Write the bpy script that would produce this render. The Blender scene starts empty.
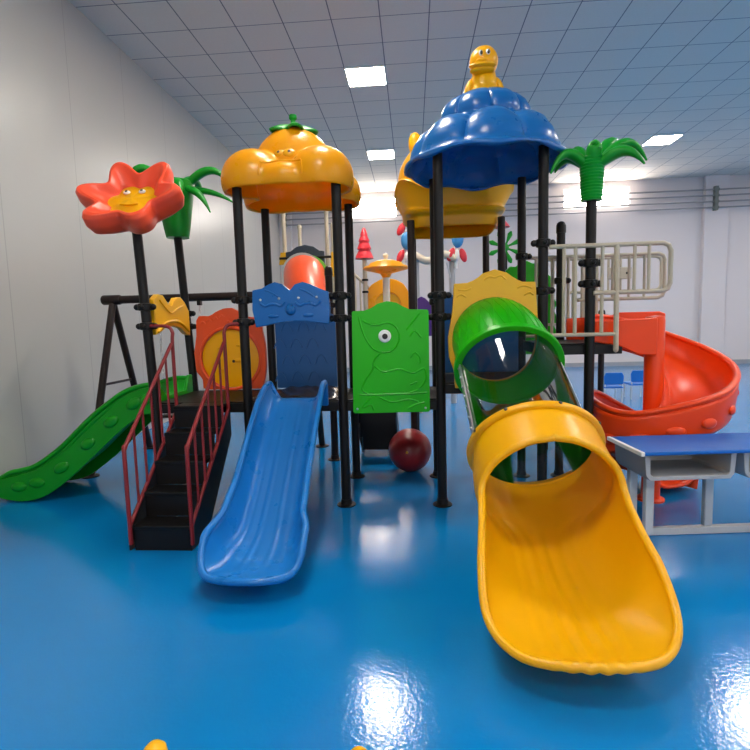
import bpy, bmesh, math, random
from mathutils import Vector, Matrix, Quaternion
random.seed(7)
PI = math.pi
scene = bpy.context.scene
COL = scene.collection

# ------------------------------------------------------------------ materials
def lin(c):
    out = []
    for v in c:
        v /= 255.0
        out.append(v / 12.92 if v <= 0.04045 else ((v + 0.055) / 1.055) ** 2.4)
    return (out[0], out[1], out[2], 1.0)

def new_mat(name):
    m = bpy.data.materials.new(name); m.use_nodes = True
    nt = m.node_tree
    b = nt.nodes['Principled BSDF']
    return m, nt, b

def N(nt, typ, **kw):
    n = nt.nodes.new(typ)
    for k, v in kw.items(): setattr(n, k, v)
    return n

def plastic(name, rgb, rough=0.3, var=0.10, scale=9.0, bump=0.05, metal=0.0, spec=0.5, bscale=60.0, coat=0.0):
    m, nt, b = new_mat(name)
    tc = N(nt, 'ShaderNodeTexCoord')
    no = N(nt, 'ShaderNodeTexNoise'); no.inputs['Scale'].default_value = scale; no.inputs['Detail'].default_value = 4
    nt.links.new(tc.outputs['Object'], no.inputs['Vector'])
    ramp = N(nt, 'ShaderNodeMix', data_type='RGBA')
    c = lin(rgb)
    ramp.inputs[6].default_value = tuple(max(0, x * (1 - var)) for x in c[:3]) + (1,)
    ramp.inputs[7].default_value = tuple(min(1, x * (1 + var)) for x in c[:3]) + (1,)
    nt.links.new(no.outputs['Fac'], ramp.inputs[0])
    nt.links.new(ramp.outputs[2], b.inputs['Base Color'])
    mr = N(nt, 'ShaderNodeMapRange')
    mr.inputs['To Min'].default_value = rough * 0.85; mr.inputs['To Max'].default_value = min(1, rough * 1.2)
    nt.links.new(no.outputs['Fac'], mr.inputs['Value']); nt.links.new(mr.outputs['Result'], b.inputs['Roughness'])
    b.inputs['Metallic'].default_value = metal
    b.inputs['Specular IOR Level'].default_value = spec
    b.inputs['Coat Weight'].default_value = coat
    if bump:
        n2 = N(nt, 'ShaderNodeTexNoise'); n2.inputs['Scale'].default_value = bscale
        nt.links.new(tc.outputs['Object'], n2.inputs['Vector'])
        bp = N(nt, 'ShaderNodeBump'); bp.inputs['Strength'].default_value = bump; bp.inputs['Distance'].default_value = 0.004
        nt.links.new(n2.outputs['Fac'], bp.inputs['Height']); nt.links.new(bp.outputs['Normal'], b.inputs['Normal'])
    return m

def math_node(nt, op, a, b=None):
    n = N(nt, 'ShaderNodeMath', operation=op)
    for i, v in enumerate((a, b)):
        if v is None: continue
        if isinstance(v, (int, float)): n.inputs[i].default_value = v
        else: nt.links.new(v, n.inputs[i])
    return n.outputs[0]

def line_mask(nt, sock, off, w, t):
    # 1 within t of a line every w, starting at off
    f = math_node(nt, 'FRACT', math_node(nt, 'DIVIDE', math_node(nt, 'SUBTRACT', sock, off - t / 2), w))
    return math_node(nt, 'LESS_THAN', f, t / w)

def surface_mat(name, rgb, rough, lines=(), line_rgb=(90, 90, 95), var=0.04, scale=1.2, bump=0.0, bscale=8, spec=0.5, line_bump=0.0, bdist=0.004):
    m, nt, b = new_mat(name)
    geo = N(nt, 'ShaderNodeTexCoord')
    sep = N(nt, 'ShaderNodeSeparateXYZ'); nt.links.new(geo.outputs['Object'], sep.inputs[0])
    no = N(nt, 'ShaderNodeTexNoise'); no.inputs['Scale'].default_value = scale; no.inputs['Detail'].default_value = 5
    nt.links.new(geo.outputs['Object'], no.inputs['Vector'])
    mix = N(nt, 'ShaderNodeMix', data_type='RGBA'); c = lin(rgb)
    mix.inputs[6].default_value = tuple(x * (1 - var) for x in c[:3]) + (1,)
    mix.inputs[7].default_value = tuple(min(1, x * (1 + var)) for x in c[:3]) + (1,)
    nt.links.new(no.outputs['Fac'], mix.inputs[0])
    col = mix.outputs[2]; mask = None
    for ax, off, w, t in lines:
        k = line_mask(nt, sep.outputs['XYZ'.index(ax)], off, w, t)
        mask = k if mask is None else math_node(nt, 'MAXIMUM', mask, k)
    if mask is not None:
        mx = N(nt, 'ShaderNodeMix', data_type='RGBA'); nt.links.new(mask, mx.inputs[0])
        nt.links.new(col, mx.inputs[6]); mx.inputs[7].default_value = lin(line_rgb); col = mx.outputs[2]
    nt.links.new(col, b.inputs['Base Color'])
    b.inputs['Roughness'].default_value = rough
    b.inputs['Specular IOR Level'].default_value = spec
    if bump:
        n2 = N(nt, 'ShaderNodeTexNoise'); n2.inputs['Scale'].default_value = bscale; n2.inputs['Detail'].default_value = 3
        nt.links.new(geo.outputs['Object'], n2.inputs['Vector'])
        bp = N(nt, 'ShaderNodeBump'); bp.inputs['Strength'].default_value = bump; bp.inputs['Distance'].default_value = bdist
        nt.links.new(n2.outputs['Fac'], bp.inputs['Height']); nt.links.new(bp.outputs['Normal'], b.inputs['Normal'])
    return m

def emit_mat(name, rgb, s):
    m = bpy.data.materials.new(name); m.use_nodes = True; nt = m.node_tree
    nt.nodes.clear()
    e = N(nt, 'ShaderNodeEmission'); o = N(nt, 'ShaderNodeOutputMaterial')
    e.inputs['Color'].default_value = lin(rgb); e.inputs['Strength'].default_value = s
    nt.links.new(e.outputs[0], o.inputs['Surface'])
    return m

def clear_mat():
    m = bpy.data.materials.new('clear_plastic'); m.use_nodes = True; nt = m.node_tree; nt.nodes.clear()
    t = N(nt, 'ShaderNodeBsdfTransparent'); t.inputs['Color'].default_value = (0.66, 0.70, 0.68, 1)
    g = N(nt, 'ShaderNodeBsdfGlossy'); g.inputs['Roughness'].default_value = 0.06
    tc = N(nt, 'ShaderNodeTexCoord'); no = N(nt, 'ShaderNodeTexNoise'); no.inputs['Scale'].default_value = 5
    nt.links.new(tc.outputs['Object'], no.inputs['Vector'])
    bp = N(nt, 'ShaderNodeBump'); bp.inputs['Strength'].default_value = 0.06; bp.inputs['Distance'].default_value = 0.02
    nt.links.new(no.outputs['Fac'], bp.inputs['Height']); nt.links.new(bp.outputs['Normal'], g.inputs['Normal'])
    f = N(nt, 'ShaderNodeFresnel'); f.inputs['IOR'].default_value = 1.42
    mx = N(nt, 'ShaderNodeMixShader'); o = N(nt, 'ShaderNodeOutputMaterial')
    nt.links.new(f.outputs[0], mx.inputs[0]); nt.links.new(t.outputs[0], mx.inputs[1]); nt.links.new(g.outputs[0], mx.inputs[2])
    nt.links.new(mx.outputs[0], o.inputs['Surface'])
    return m

YEL = plastic('yellow_plastic', (252, 187, 2), 0.3, 0.02, bump=0.0)
YELC = plastic('amber_plastic', (254, 180, 6), 0.28, 0.02, bump=0.0)
YELD = plastic('mustard_plastic', (228, 170, 14), 0.35, 0.06)
BLU = plastic('blue_plastic', (18, 98, 168), 0.28, 0.04, spec=0.4, bump=0)
BLUD = plastic('deep_blue_plastic', (20, 84, 148), 0.34, 0.06)
BLUS = plastic('slide_blue_plastic', (22, 114, 192), 0.28, 0.02, spec=0.4, bump=0)
GRN = plastic('green_plastic', (30, 176, 4), 0.32, 0.05, spec=0.35)
GRNP = plastic('leaf_green_plastic', (14, 144, 34), 0.34, 0.06, spec=0.35)
GRNS = plastic('slide_green_plastic', (8, 140, 18), 0.3, 0.06, spec=0.35)
LIME = plastic('lime_plastic', (120, 190, 60), 0.4)
ORG = plastic('orange_red_plastic', (240, 70, 16), 0.32, 0.05, spec=0.35)
ORGP = plastic('orange_plastic', (232, 82, 34), 0.36, 0.06)
CORAL = plastic('coral_plastic', (246, 84, 52), 0.34, 0.05, spec=0.35)
REDT = plastic('pinkish_red_plastic', (226, 52, 64), 0.4)
BLK = plastic('black_steel', (17, 15, 15), 0.42, 0.15, 20, 0.05, spec=0.3)
BRN = plastic('dark_brown_steel', (36, 24, 22), 0.42, 0.15, 20, 0.05, spec=0.3)
RUB = plastic('black_rubber', (9, 8, 9), 0.5, 0.2, 30, 0.2, spec=0.3)
RED = plastic('dark_red_steel', (132, 28, 32), 0.4, 0.1, 20)
BALL = plastic('maroon_vinyl', (140, 32, 36), 0.3, 0.08)
BEI = plastic('beige_steel', (186, 174, 152), 0.42, 0.08, 20)
CRM = plastic('cream_plastic', (225, 212, 190), 0.45)
STL = plastic('brushed_steel', (205, 205, 205), 0.3, 0.05, 30, 0.1, metal=0.9)
GRY = plastic('grey_plastic', (172, 172, 174), 0.45, 0.05)
LGR = plastic('light_grey_steel', (196, 198, 200), 0.4, 0.05)
DGR = plastic('dark_grey_plastic', (62, 60, 58), 0.5)
WHT = plastic('white_plastic', (238, 238, 235), 0.35, 0.02)
PUP = plastic('black_paint', (12, 12, 12), 0.3, 0.0)
NAVY = plastic('navy_plastic', (34, 46, 62), 0.45)
PUR = plastic('purple_plastic', (86, 48, 132), 0.4)
DESK = plastic('blue_desk_laminate', (16, 102, 190), 0.5, 0.05, spec=0.3)
MATB = plastic('brown_plastic_sheet', (46, 38, 34), 0.22, 0.3, 14, 0.8, bscale=14)
CLR = clear_mat()

def thin_shell(m, amt):
    # thin moulded plastic lets some light through
    nt = m.node_tree; b = nt.nodes['Principled BSDF']; out = [n for n in nt.nodes if n.type == 'OUTPUT_MATERIAL'][0]
    tr = N(nt, 'ShaderNodeBsdfTranslucent'); mx = N(nt, 'ShaderNodeMixShader'); mx.inputs[0].default_value = amt
    nt.links.new(b.inputs['Base Color'].links[0].from_socket, tr.inputs['Color'])
    nt.links.new(b.outputs[0], mx.inputs[1]); nt.links.new(tr.outputs[0], mx.inputs[2]); nt.links.new(mx.outputs[0], out.inputs['Surface'])
thin_shell(YELC, 0.3); thin_shell(YEL, 0.2)

# ------------------------------------------------------------------ mesh builder
def catmull(pts, n=8, closed=False):
    pts = [Vector(p) for p in pts]; out = []
    m = len(pts); rng = range(m if closed else m - 1)
    for i in rng:
        if closed: p0, p1, p2, p3 = pts[(i-1) % m], pts[i], pts[(i+1) % m], pts[(i+2) % m]
        else:
            p1, p2 = pts[i], pts[i+1]
            p0 = pts[i-1] if i > 0 else p1 * 2 - p2
            p3 = pts[i+2] if i + 2 < m else p2 * 2 - p1
        for k in range(n):
            t = k / n
            out.append(0.5 * ((2*p1) + (p2-p0)*t + (2*p0-5*p1+4*p2-p3)*t*t + (3*p1-p0-3*p2+p3)*t**3))
    if not closed: out.append(pts[-1])
    return out

def interp(xs, ys, x):
    if x <= xs[0]: return ys[0]
    for i in range(len(xs) - 1):
        if x <= xs[i+1]:
            t = (x - xs[i]) / (xs[i+1] - xs[i]); return ys[i] + (ys[i+1] - ys[i]) * t
    return ys[-1]

def smooth_interp(xs, ys, x):
    if x <= xs[0]: return ys[0]
    for i in range(len(xs) - 1):
        if x <= xs[i+1]:
            t = (x - xs[i]) / (xs[i+1] - xs[i]); t = t*t*(3-2*t); return ys[i] + (ys[i+1] - ys[i]) * t
    return ys[-1]

class MB:
    def __init__(self): self.bm = bmesh.new()
    def face(self, vs):
        try: return self.bm.faces.new(vs)
        except ValueError: return None
    def box(self, a, b, rot=None, c=None):
        a, b = Vector(a), Vector(b); ctr = (a + b) / 2 if c is None else Vector(c)
        vs = []
        for z in (a.z, b.z):
            for x, y in ((a.x, a.y), (b.x, a.y), (b.x, b.y), (a.x, b.y)):
                v = Vector((x, y, z))
                if rot is not None: v = ctr + rot @ (v - ctr)
                vs.append(self.bm.verts.new(v))
        for f in ((3,2,1,0),(4,5,6,7),(0,1,5,4),(1,2,6,5),(2,3,7,6),(3,0,4,7)): self.face([vs[i] for i in f])
        return self
    def rings(self, rings, closed=True, cap=True, loop=False):
        R = [[self.bm.verts.new(p) for p in r] for r in rings]
        n = len(R[0]); m = len(R)
        for i in range(m if loop else m - 1):
            A, B = R[i], R[(i+1) % m]
            for j in range(n if closed else n - 1):
                self.face([A[j], A[(j+1) % n], B[(j+1) % n], B[j]])
        if cap and closed and not loop:
            self.face(R[0][::-1]); self.face(R[-1])
        return self
    def tube(self, pts, r, seg=10, cap=True, closed=False, sec=None, up=None):
        pts = [Vector(p) for p in pts]; n = len(pts)
        rs = r if isinstance(r, (list, tuple)) else [r] * n
        rings = []; u = None
        for i, p in enumerate(pts):
            if closed: t = pts[(i+1) % n] - pts[i-1]
            elif i == 0: t = pts[1] - pts[0]
            elif i == n - 1: t = pts[-1] - pts[-2]
            else: t = (pts[i+1] - pts[i]).normalized() + (pts[i] - pts[i-1]).normalized()
            t = t.normalized() if t.length > 1e-9 else Vector((0,0,1))
            if up is not None: u = Vector(up)
            elif u is None: u = Vector((0,0,1)) if abs(t.z) < 0.9 else Vector((1,0,0))
            u = (u - t * u.dot(t))
            u = u.normalized() if u.length > 1e-6 else t.orthogonal().normalized()
            v = t.cross(u)
            a, b = sec if sec else (1, 1)
            rr = rs[i]
            ra, rb = (rr if isinstance(rr, tuple) else (rr * a, rr * b))
            rings.append([p + v * (math.cos(2*PI*k/seg) * ra) + u * (math.sin(2*PI*k/seg) * rb) for k in range(seg)])
        self.rings(rings, True, cap, closed)
        return self
    def cyl(self, a, b, r, r2=None, seg=16):
        return self.tube([a, b], [r, r if r2 is None else r2], seg)
    def lathe(self, c, prof, seg=32, axis=(0,0,1)):
        c = Vector(c); q = Vector((0,0,1)).rotation_difference(Vector(axis).normalized())
        rings = [[c + q @ Vector((math.cos(2*PI*k/seg)*max(r,1e-4), math.sin(2*PI*k/seg)*max(r,1e-4), z)) for k in range(seg)] for r, z in prof]
        self.rings(rings); return self
    def sph(self, c, r, seg=20, rot=None):
        if not isinstance(r, (tuple, list)): r = (r, r, r)
        c = Vector(c); nv = max(6, seg // 2); rings = []
        for i in range(nv + 1):
            th = -PI/2 + PI * i / nv
            th = max(-PI/2 + 0.02, min(PI/2 - 0.02, th))
            ring = []
            for k in range(seg):
                v = Vector((math.cos(th)*math.cos(2*PI*k/seg)*r[0], math.cos(th)*math.sin(2*PI*k/seg)*r[1], math.sin(th)*r[2]))
                if rot is not None: v = rot @ v
                ring.append(c + v)
            rings.append(ring)
        self.rings(rings); return self
    def grid(self, fn, nu, nv, cu=False, cv=False):
        rings = [[Vector(fn(i / nu, j / nv)) for j in range(nv if cv else nv + 1)] for i in range(nu if cu else nu + 1)]
        self.rings(rings, cv, False, cu); return self
    def plate(self, pts, depth):
        # closed outline (3D, planar), thickened by the vector depth
        d = Vector(depth); P = [Vector(p) for p in pts]
        A = [self.bm.verts.new(p) for p in P]; B = [self.bm.verts.new(p + d) for p in P]
        self.face(A[::-1]); self.face(B); n = len(A)
        for i in range(n): self.face([A[i], A[(i+1) % n], B[(i+1) % n], B[i]])
        return self
    def holeplate(self, outline, c, r, depth, n=72):
        # outline and c in (x,z); plate lies at y = c[1]; star-shaped about the hole
        cx, y, cz = c; d = Vector(depth)
        O = [(p[0]-cx, p[1]-cz) for p in outline]
        outer = []
        for k in range(n):
            a = 2*PI*k/n; dx, dz = math.cos(a), math.sin(a); best = 0
            for i in range(len(O)):
                (x1,z1),(x2,z2) = O[i], O[(i+1) % len(O)]
                ex, ez = x2-x1, z2-z1; det = dx*(-ez) + dz*ex
                if abs(det) < 1e-12: continue
                t = (x1*(-ez) + z1*ex) / det; s = (dx*z1 - dz*x1) / det
                if t > 0 and -1e-6 <= s <= 1+1e-6: best = max(best, t)
            outer.append((cx + dx*best, cz + dz*best))
        rings = []
        inn = [(cx + math.cos(2*PI*k/n)*r, cz + math.sin(2*PI*k/n)*r) for k in range(n)]
        for L, off in ((outer, 0), (inn, 0), (inn, 1), (outer, 1)):
            rings.append([Vector((a, y, b)) + d*off for a, b in L])
        self.rings(rings, True, False, True); return self
    def xform(self, M):
        bmesh.ops.transform(self.bm, matrix=M, verts=self.bm.verts); return self
    def build(self, name, mat, parent=None, smooth=True, bevel=0.0, subsurf=0, solid=0.0, angle=38, bseg=2, offset=0.0):
        bm = self.bm
        bmesh.ops.remove_doubles(bm, verts=bm.verts, dist=1e-5)
        bmesh.ops.recalc_face_normals(bm, faces=bm.faces)
        me = bpy.data.meshes.new(name)
        o = bpy.data.objects.new(name, me); COL.objects.link(o)
        if parent is not None:
            o.parent = parent
            base = parent
            w = Vector((0,0,0))
            while base is not None: w += base.location; base = base.parent
            bmesh.ops.translate(bm, vec=-w, verts=bm.verts)
        if smooth:
            for f in bm.faces: f.smooth = True
            for e in bm.edges:
                if len(e.link_faces) == 2 and e.calc_face_angle(0) > math.radians(angle): e.smooth = False
        bm.to_mesh(me); bm.free()
        me.materials.append(mat)
        if solid:
            md = o.modifiers.new('Solidify', 'SOLIDIFY'); md.thickness = solid; md.offset = offset
        if bevel:
            md = o.modifiers.new('Bevel', 'BEVEL'); md.width = bevel; md.segments = bseg; md.limit_method = 'ANGLE'; md.angle_limit = math.radians(40)
            md.harden_normals = False
        if subsurf:
            md = o.modifiers.new('Subdivision', 'SUBSURF'); md.levels = subsurf; md.render_levels = subsurf
        return o

def tag(o, label, cat, group=None, kind=None):
    if label: o['label'] = label
    if cat: o['category'] = cat
    if group: o['group'] = group
    if kind: o['kind'] = kind
    return o

def thing(name, label, cat, loc=(0,0,0), group=None):
    o = bpy.data.objects.new(name, None); COL.objects.link(o); o.location = loc
    o.empty_display_size = 0.1
    return tag(o, label, cat, group)

def struct(name, mb, mat, **kw):
    o = mb.build(name, mat, **kw); o['kind'] = 'structure'; return o

def copy_thing(src, loc):
    r = src.copy(); COL.objects.link(r); r.location = loc
    for ch in list(src.children):
        c = ch.copy(); COL.objects.link(c); c.parent = r
        for g in list(ch.children):
            d = g.copy(); COL.objects.link(d); d.parent = c
    return r

# ------------------------------------------------------------------ room
XL, XR, YB, YF, HC = -3.8, 13.0, 15.2, -6.0, 5.144
floor_m = surface_mat('blue_floor_paint', (4, 122, 190), 0.12, var=0.08, scale=0.9, bump=0.30, bscale=55, spec=0.5, bdist=0.003)
ceil_m = surface_mat('ceiling_tiles', (220, 211, 200), 0.9, lines=(('X', -1.525, 0.6, 0.014), ('Y', 6.698, 0.6, 0.012)), line_rgb=(120, 120, 124), var=0.05, scale=40, spec=0.2)
wl_m = surface_mat('white_wall_panels', (178, 176, 171), 0.34, lines=(('Y', 4.69, 1.15, 0.012),), line_rgb=(160, 159, 155), var=0.03, scale=0.6, bump=0.05, bscale=1.5, bdist=0.02)
wb_m = surface_mat('painted_wall', (214, 206, 206), 0.6, var=0.03, scale=0.8)
struct('floor', MB().box((XL, YF, -0.1), (XR, YB, 0)), floor_m)
struct('ceiling', MB().box((XL, YF, HC), (XR, YB, HC + 0.1)), ceil_m)
struct('wall_left', MB().box((XL - 0.1, YF, 0), (XL, YB, HC)), wl_m)
struct('wall_right', MB().box((XR, YF, 0), (XR + 0.1, YB, HC)), wb_m)
fw = MB(); fx0 = [(-2.4, 0.8), (2.4, 5.6), (7.2, 10.4)]  # openings for the three added windows behind the camera
fw.box((XL, YF - 0.1, 0), (XR, YF, 1.2)); fw.box((XL, YF - 0.1, 3.2), (XR, YF, HC))
xs = [XL] + [v for w in fx0 for v in w] + [XR]
for i in range(0, len(xs), 2): fw.box((xs[i], YF - 0.1, 1.2), (xs[i+1], YF, 3.2))
struct('wall_front', fw, wb_m, smooth=False)
fill_m = emit_mat('added_front_fill', (255, 250, 242), 1.8)  # added fill glow from behind the camera, brightens the front faces
for i, (a, b) in enumerate(fx0):
    w = MB()
    for p, q in (((a, 1.2), (b, 1.26)), ((a, 3.14), (b, 3.2)), ((a, 1.2), (a + 0.06, 3.2)), ((b - 0.06, 1.2), (b, 3.2)), (((a+b)/2 - 0.03, 1.2), ((a+b)/2 + 0.03, 3.2))):
        w.box((p[0], YF - 0.07, p[1]), (q[0], YF - 0.02, q[1]))
    f = struct('window_%d' % (i + 3), w, WHT, smooth=False)  # invented, unseen window frame around the fill glow
    MB().box((a + 0.01, YF - 0.09, 1.21), (b - 0.01, YF - 0.08, 3.19)).build('pane', fill_m, f, smooth=False)
# back wall with two window openings high up
wins = [(-1.70, -0.38, 4.43, 4.98), (4.27, 6.07, 4.45, 4.98)]
bw = MB(); y0, y1 = YB, YB + 0.15
bw.box((XL, y0, 0), (XR, y1, 4.43)); bw.box((XL, y0, 4.98), (XR, y1, HC))
xs = [XL] + [v for w in wins for v in w[:2]] + [XR]
for i in range(0, len(xs), 2): bw.box((xs[i], y0, 4.43), (xs[i+1], y1, 4.98))
struct('wall_back', bw, wb_m, smooth=False)
day_m = emit_mat('bright_daylight', (255, 246, 236), 26.0)
for i, (a, b, c, d) in enumerate(wins):
    w = MB()
    for p, q in (((a, c), (b, c + 0.03)), ((a, d - 0.03), (b, d)), ((a, c), (a + 0.03, d)), ((b - 0.03, c), (b, d)), (((a+b)/2 - 0.015, c), ((a+b)/2 + 0.015, d))):
        w.box((p[0], YB + 0.03, p[1]), (q[0], YB + 0.07, q[1]))
    f = struct('window_%d' % (i + 1), w, WHT, smooth=False)
    MB().box((a + 0.01, YB + 0.075, c + 0.01), (b - 0.01, YB + 0.085, d - 0.01)).build('pane', day_m, f, smooth=False)
# pilasters, pipes along the back wall and their brackets
n = 1
for x0, x1 in ((8.0, 8.62), (-3.8, -3.45)):
    struct('trim_%d' % n, MB().box((x0, YB - 0.14, 0), (x1, YB, HC)), wb_m, bevel=0.01); n += 1
for z in (4.757, 4.60, 4.44, 4.285):
    struct('trim_%d' % n, MB().cyl((-3.7, YB - 0.2, z), (12.9, YB - 0.2, z), 0.022, seg=8), plastic('grey_pipe', (150, 148, 148), 0.5)); n += 1
for x in (8.24, -3.62):
    k = MB().box((x - 0.045, YB - 0.25, 4.2), (x + 0.045, YB - 0.14, 4.84))
    for z in (4.757, 4.60, 4.44, 4.285): k.cyl((x - 0.07, YB - 0.2, z), (x + 0.07, YB - 0.2, z), 0.045, seg=10)
    struct('trim_%d' % n, k, plastic('bracket_grey', (112, 116, 110), 0.6)); n += 1
struct('baseboard_back', MB().box((XL, YB - 0.02, 0), (XR, YB, 0.12)), plastic('grey_baseboard', (150, 152, 158), 0.5))

# ceiling lamps: square panels set in the tile grid
lamp_m = emit_mat('lamp_diffuser', (255, 247, 234), 62.0)
where = {(1, 2): 'square ceiling lamp straight above the cloud roof, nearer of the two there', (1, 8): 'square ceiling lamp farther back between the cloud roof and the bear crown roof',
         (11, 8): 'square ceiling lamp above the right palm, farther back on the ceiling', (11, 2): 'square ceiling lamp cut by the right picture edge'}
proto = None
for c in (1, 11, 21):
    for r in (-16, -10, -4, 2, 8):
        x = (c + 0.5 - 2.5413) * 0.6; y = (r + 0.5 + 11.1633) * 0.6
        if r == 8: y += 0.08
        if proto is None:
            L = thing('ceiling_lamp', '', 'ceiling lamp', (x, y, HC), 'ceiling panel lamps')
            fr = MB()
            for s in (-1, 1):
                fr.box((x + s*0.29 - 0.01, y - 0.3, HC - 0.02), (x + s*0.29 + 0.01, y + 0.3, HC - 0.001))
                fr.box((x - 0.3, y + s*0.29 - 0.01, HC - 0.02), (x + 0.3, y + s*0.29 + 0.01, HC - 0.001))
            fr.build('frame', WHT, L, smooth=False)
            MB().box((x - 0.28, y - 0.28, HC - 0.016), (x + 0.28, y + 0.28, HC - 0.002)).build('diffuser', lamp_m, L, smooth=False)
            proto = L
        else: L = copy_thing(proto, (x, y, HC))
        L['label'] = where.get((c, r), 'square ceiling lamp on the same ceiling, outside the picture')

# ------------------------------------------------------------------ posts
X = [-2.06, -1.305, -0.55, 0.205, 0.965]; Y0, Y1 = 3.94, 4.69; PR = 0.0365; DZ = 0.84
def post(x, y, ztop, clamps, label, cap=False, mat=None, dirs=(1,), lean=0.0, group='black steel posts of the play structure'):
    mat = mat or BLK
    xc = x; X_ = lambda z: xc + lean*(z - 0.84)
    x = X_(0); t = thing('support_post', label, 'post', (x, y, 0), group)
    MB().tube([(x, y, 0.005), (X_(ztop), y, ztop)], PR, 18).build('shaft', mat, t)
    MB().lathe((x, y, 0), [(0.075, 0), (0.075, 0.008), (0.045, 0.014), (0.041, 0.05), (PR, 0.052)], 20).build('base_flange', mat, t)
    if cap: MB().lathe((x, y, ztop), [(0.042, -0.06), (0.042, 0.0), (0.036, 0.02), (0.02, 0.035), (0.0, 0.04)], 18).build('post_cap', mat, t)
    for z in clamps:
        x = X_(z); m = MB().lathe((x, y, z), [(PR, -0.03), (0.052, -0.026), (0.055, 0), (0.052, 0.026), (PR, 0.03)], 18)
        for s in dirs: m.tube([(x, y, z), (x + s*0.062, y, z)], 0.020, 10); m.sph((x + s*0.066, y, z), 0.025, 10)
        m.sph((x, y - 0.055, z), 0.02, 8)
        m.build('clamp', mat, t)
    return t
post(X[0], Y0, 2.30, (1.60, 1.45), 'black post carrying the coral flower, left of the stairs', dirs=(1, -1), lean=-0.038)
post(X[0], Y1, 2.26, (1.56, 1.44), 'black post carrying the left palm', dirs=(1,), lean=-0.048)
post(X[1], Y0, 2.47, (1.63, 1.46), 'black post under the left front of the amber cloud roof', dirs=(1, -1))
post(X[1], Y1, 2.47, (1.50,), 'black post under the left rear of the amber cloud roof')
post(X[2], Y0, 2.47, (1.64, 1.47), 'black post between the blue header panel and the green bird panel, in front', dirs=(1, -1))
post(X[2], Y1, 2.48, (), 'black post under the right rear of the amber cloud roof')
post(X[3], Y0, 2.66, (1.62, 1.46), 'black post between the green bird panel and the tube slide, in front', dirs=(1, -1))
post(X[3], Y1, 2.66, (1.60,), 'black post under the left rear of the blue shell roof')
post(X[4], Y0, 2.66, (1.975, 1.63), 'black post right of the green tube under the blue shell roof', dirs=(1, -1))
post(X[4], Y1, 2.64, (1.97,), 'black post under the right rear of the blue shell roof')
post(1.305, Y0, 2.30, (1.82, 1.67), 'black post carrying the right palm', dirs=(1, -1))
post(1.30, Y1, 2.22, (1.75,), 'black post with a rounded cap behind the beige guard rails', cap=True)
post(0.0, 5.13, 2.40, (), 'dark brown post under the left of the bear crown roof, above the maroon ball', mat=BRN)
post(0.865, 5.13, 2.40, (), 'dark brown post under the right front of the bear crown roof', mat=BRN)
post(0.815, 5.83, 2.38, (), 'dark brown post under the right rear of the bear crown roof', mat=BRN)
post(0.02, 5.83, 2.38, (), 'dark brown post under the left rear of the bear crown roof', mat=BRN)
post(-0.845, 5.3, 1.98, (1.62,), 'short brown post with a cap rising behind the blue header panel', cap=True, mat=BRN)
post(2.33, 6.6, 1.48, (), 'short dark post with a cap behind the orange spiral entrance', cap=True, mat=BRN)

# ------------------------------------------------------------------ decks
def deck(x0, x1, y0, y1, z, label):
    t = thing('platform_deck', label, 'platform', ((x0+x1)/2, (y0+y1)/2, z), 'black platform decks')
    MB().box((x0, y0, z - 0.012), (x1, y1, z)).build('deck_plate', RUB, t, bevel=0.003)
    m = MB()
    for a, b in (((x0, y0 - 0.012), (x1, y0 + 0.018)), ((x0, y1 - 0.018), (x1, y1 + 0.012)), ((x0, y0), (x0 + 0.03, y1)), ((x1 - 0.03, y0), (x1, y1))):
        m.box((a[0], a[1], z - 0.085), (b[0], b[1], z - 0.012))
    m.build('deck_frame', BLK, t, bevel=0.004)
g = 0.004
deck(X[0] + g, X[1] - g, Y0, Y1, DZ, 'black platform at the top of the black stairs')
deck(X[1] + g, X[2] - g, Y0, Y1, DZ, 'black platform at the top of the blue slide')
deck(X[2] + g, X[3] - g, Y0, Y1, DZ, 'black platform behind the green bird panel')
deck(X[3] + g, X[4] - g, Y0, Y1, 0.96, 'black platform under the blue shell roof behind the tube slide')
deck(X[4] + g, 1.55, Y0 + 0.03, Y1, 1.235, 'high black platform below the beige guard rails')
m = MB().grid(lambda u, v: (X[1] + 0.09 + 0.60*u + 0.02*math.sin(v*9), Y0 + 0.01 + 0.66*v, DZ + 0.006 + 0.045*math.sin(PI*u)**0.5*math.sin(PI*v)**0.5*(1 + 0.5*math.sin(17*u + 5*v) * math.sin(11*v + 3*u))), 30, 26)
tag(m.build('plastic_sheet', MATB, None, solid=0.004), 'crumpled brown plastic sheet lying at the head of the blue slide', 'sheet')

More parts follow.
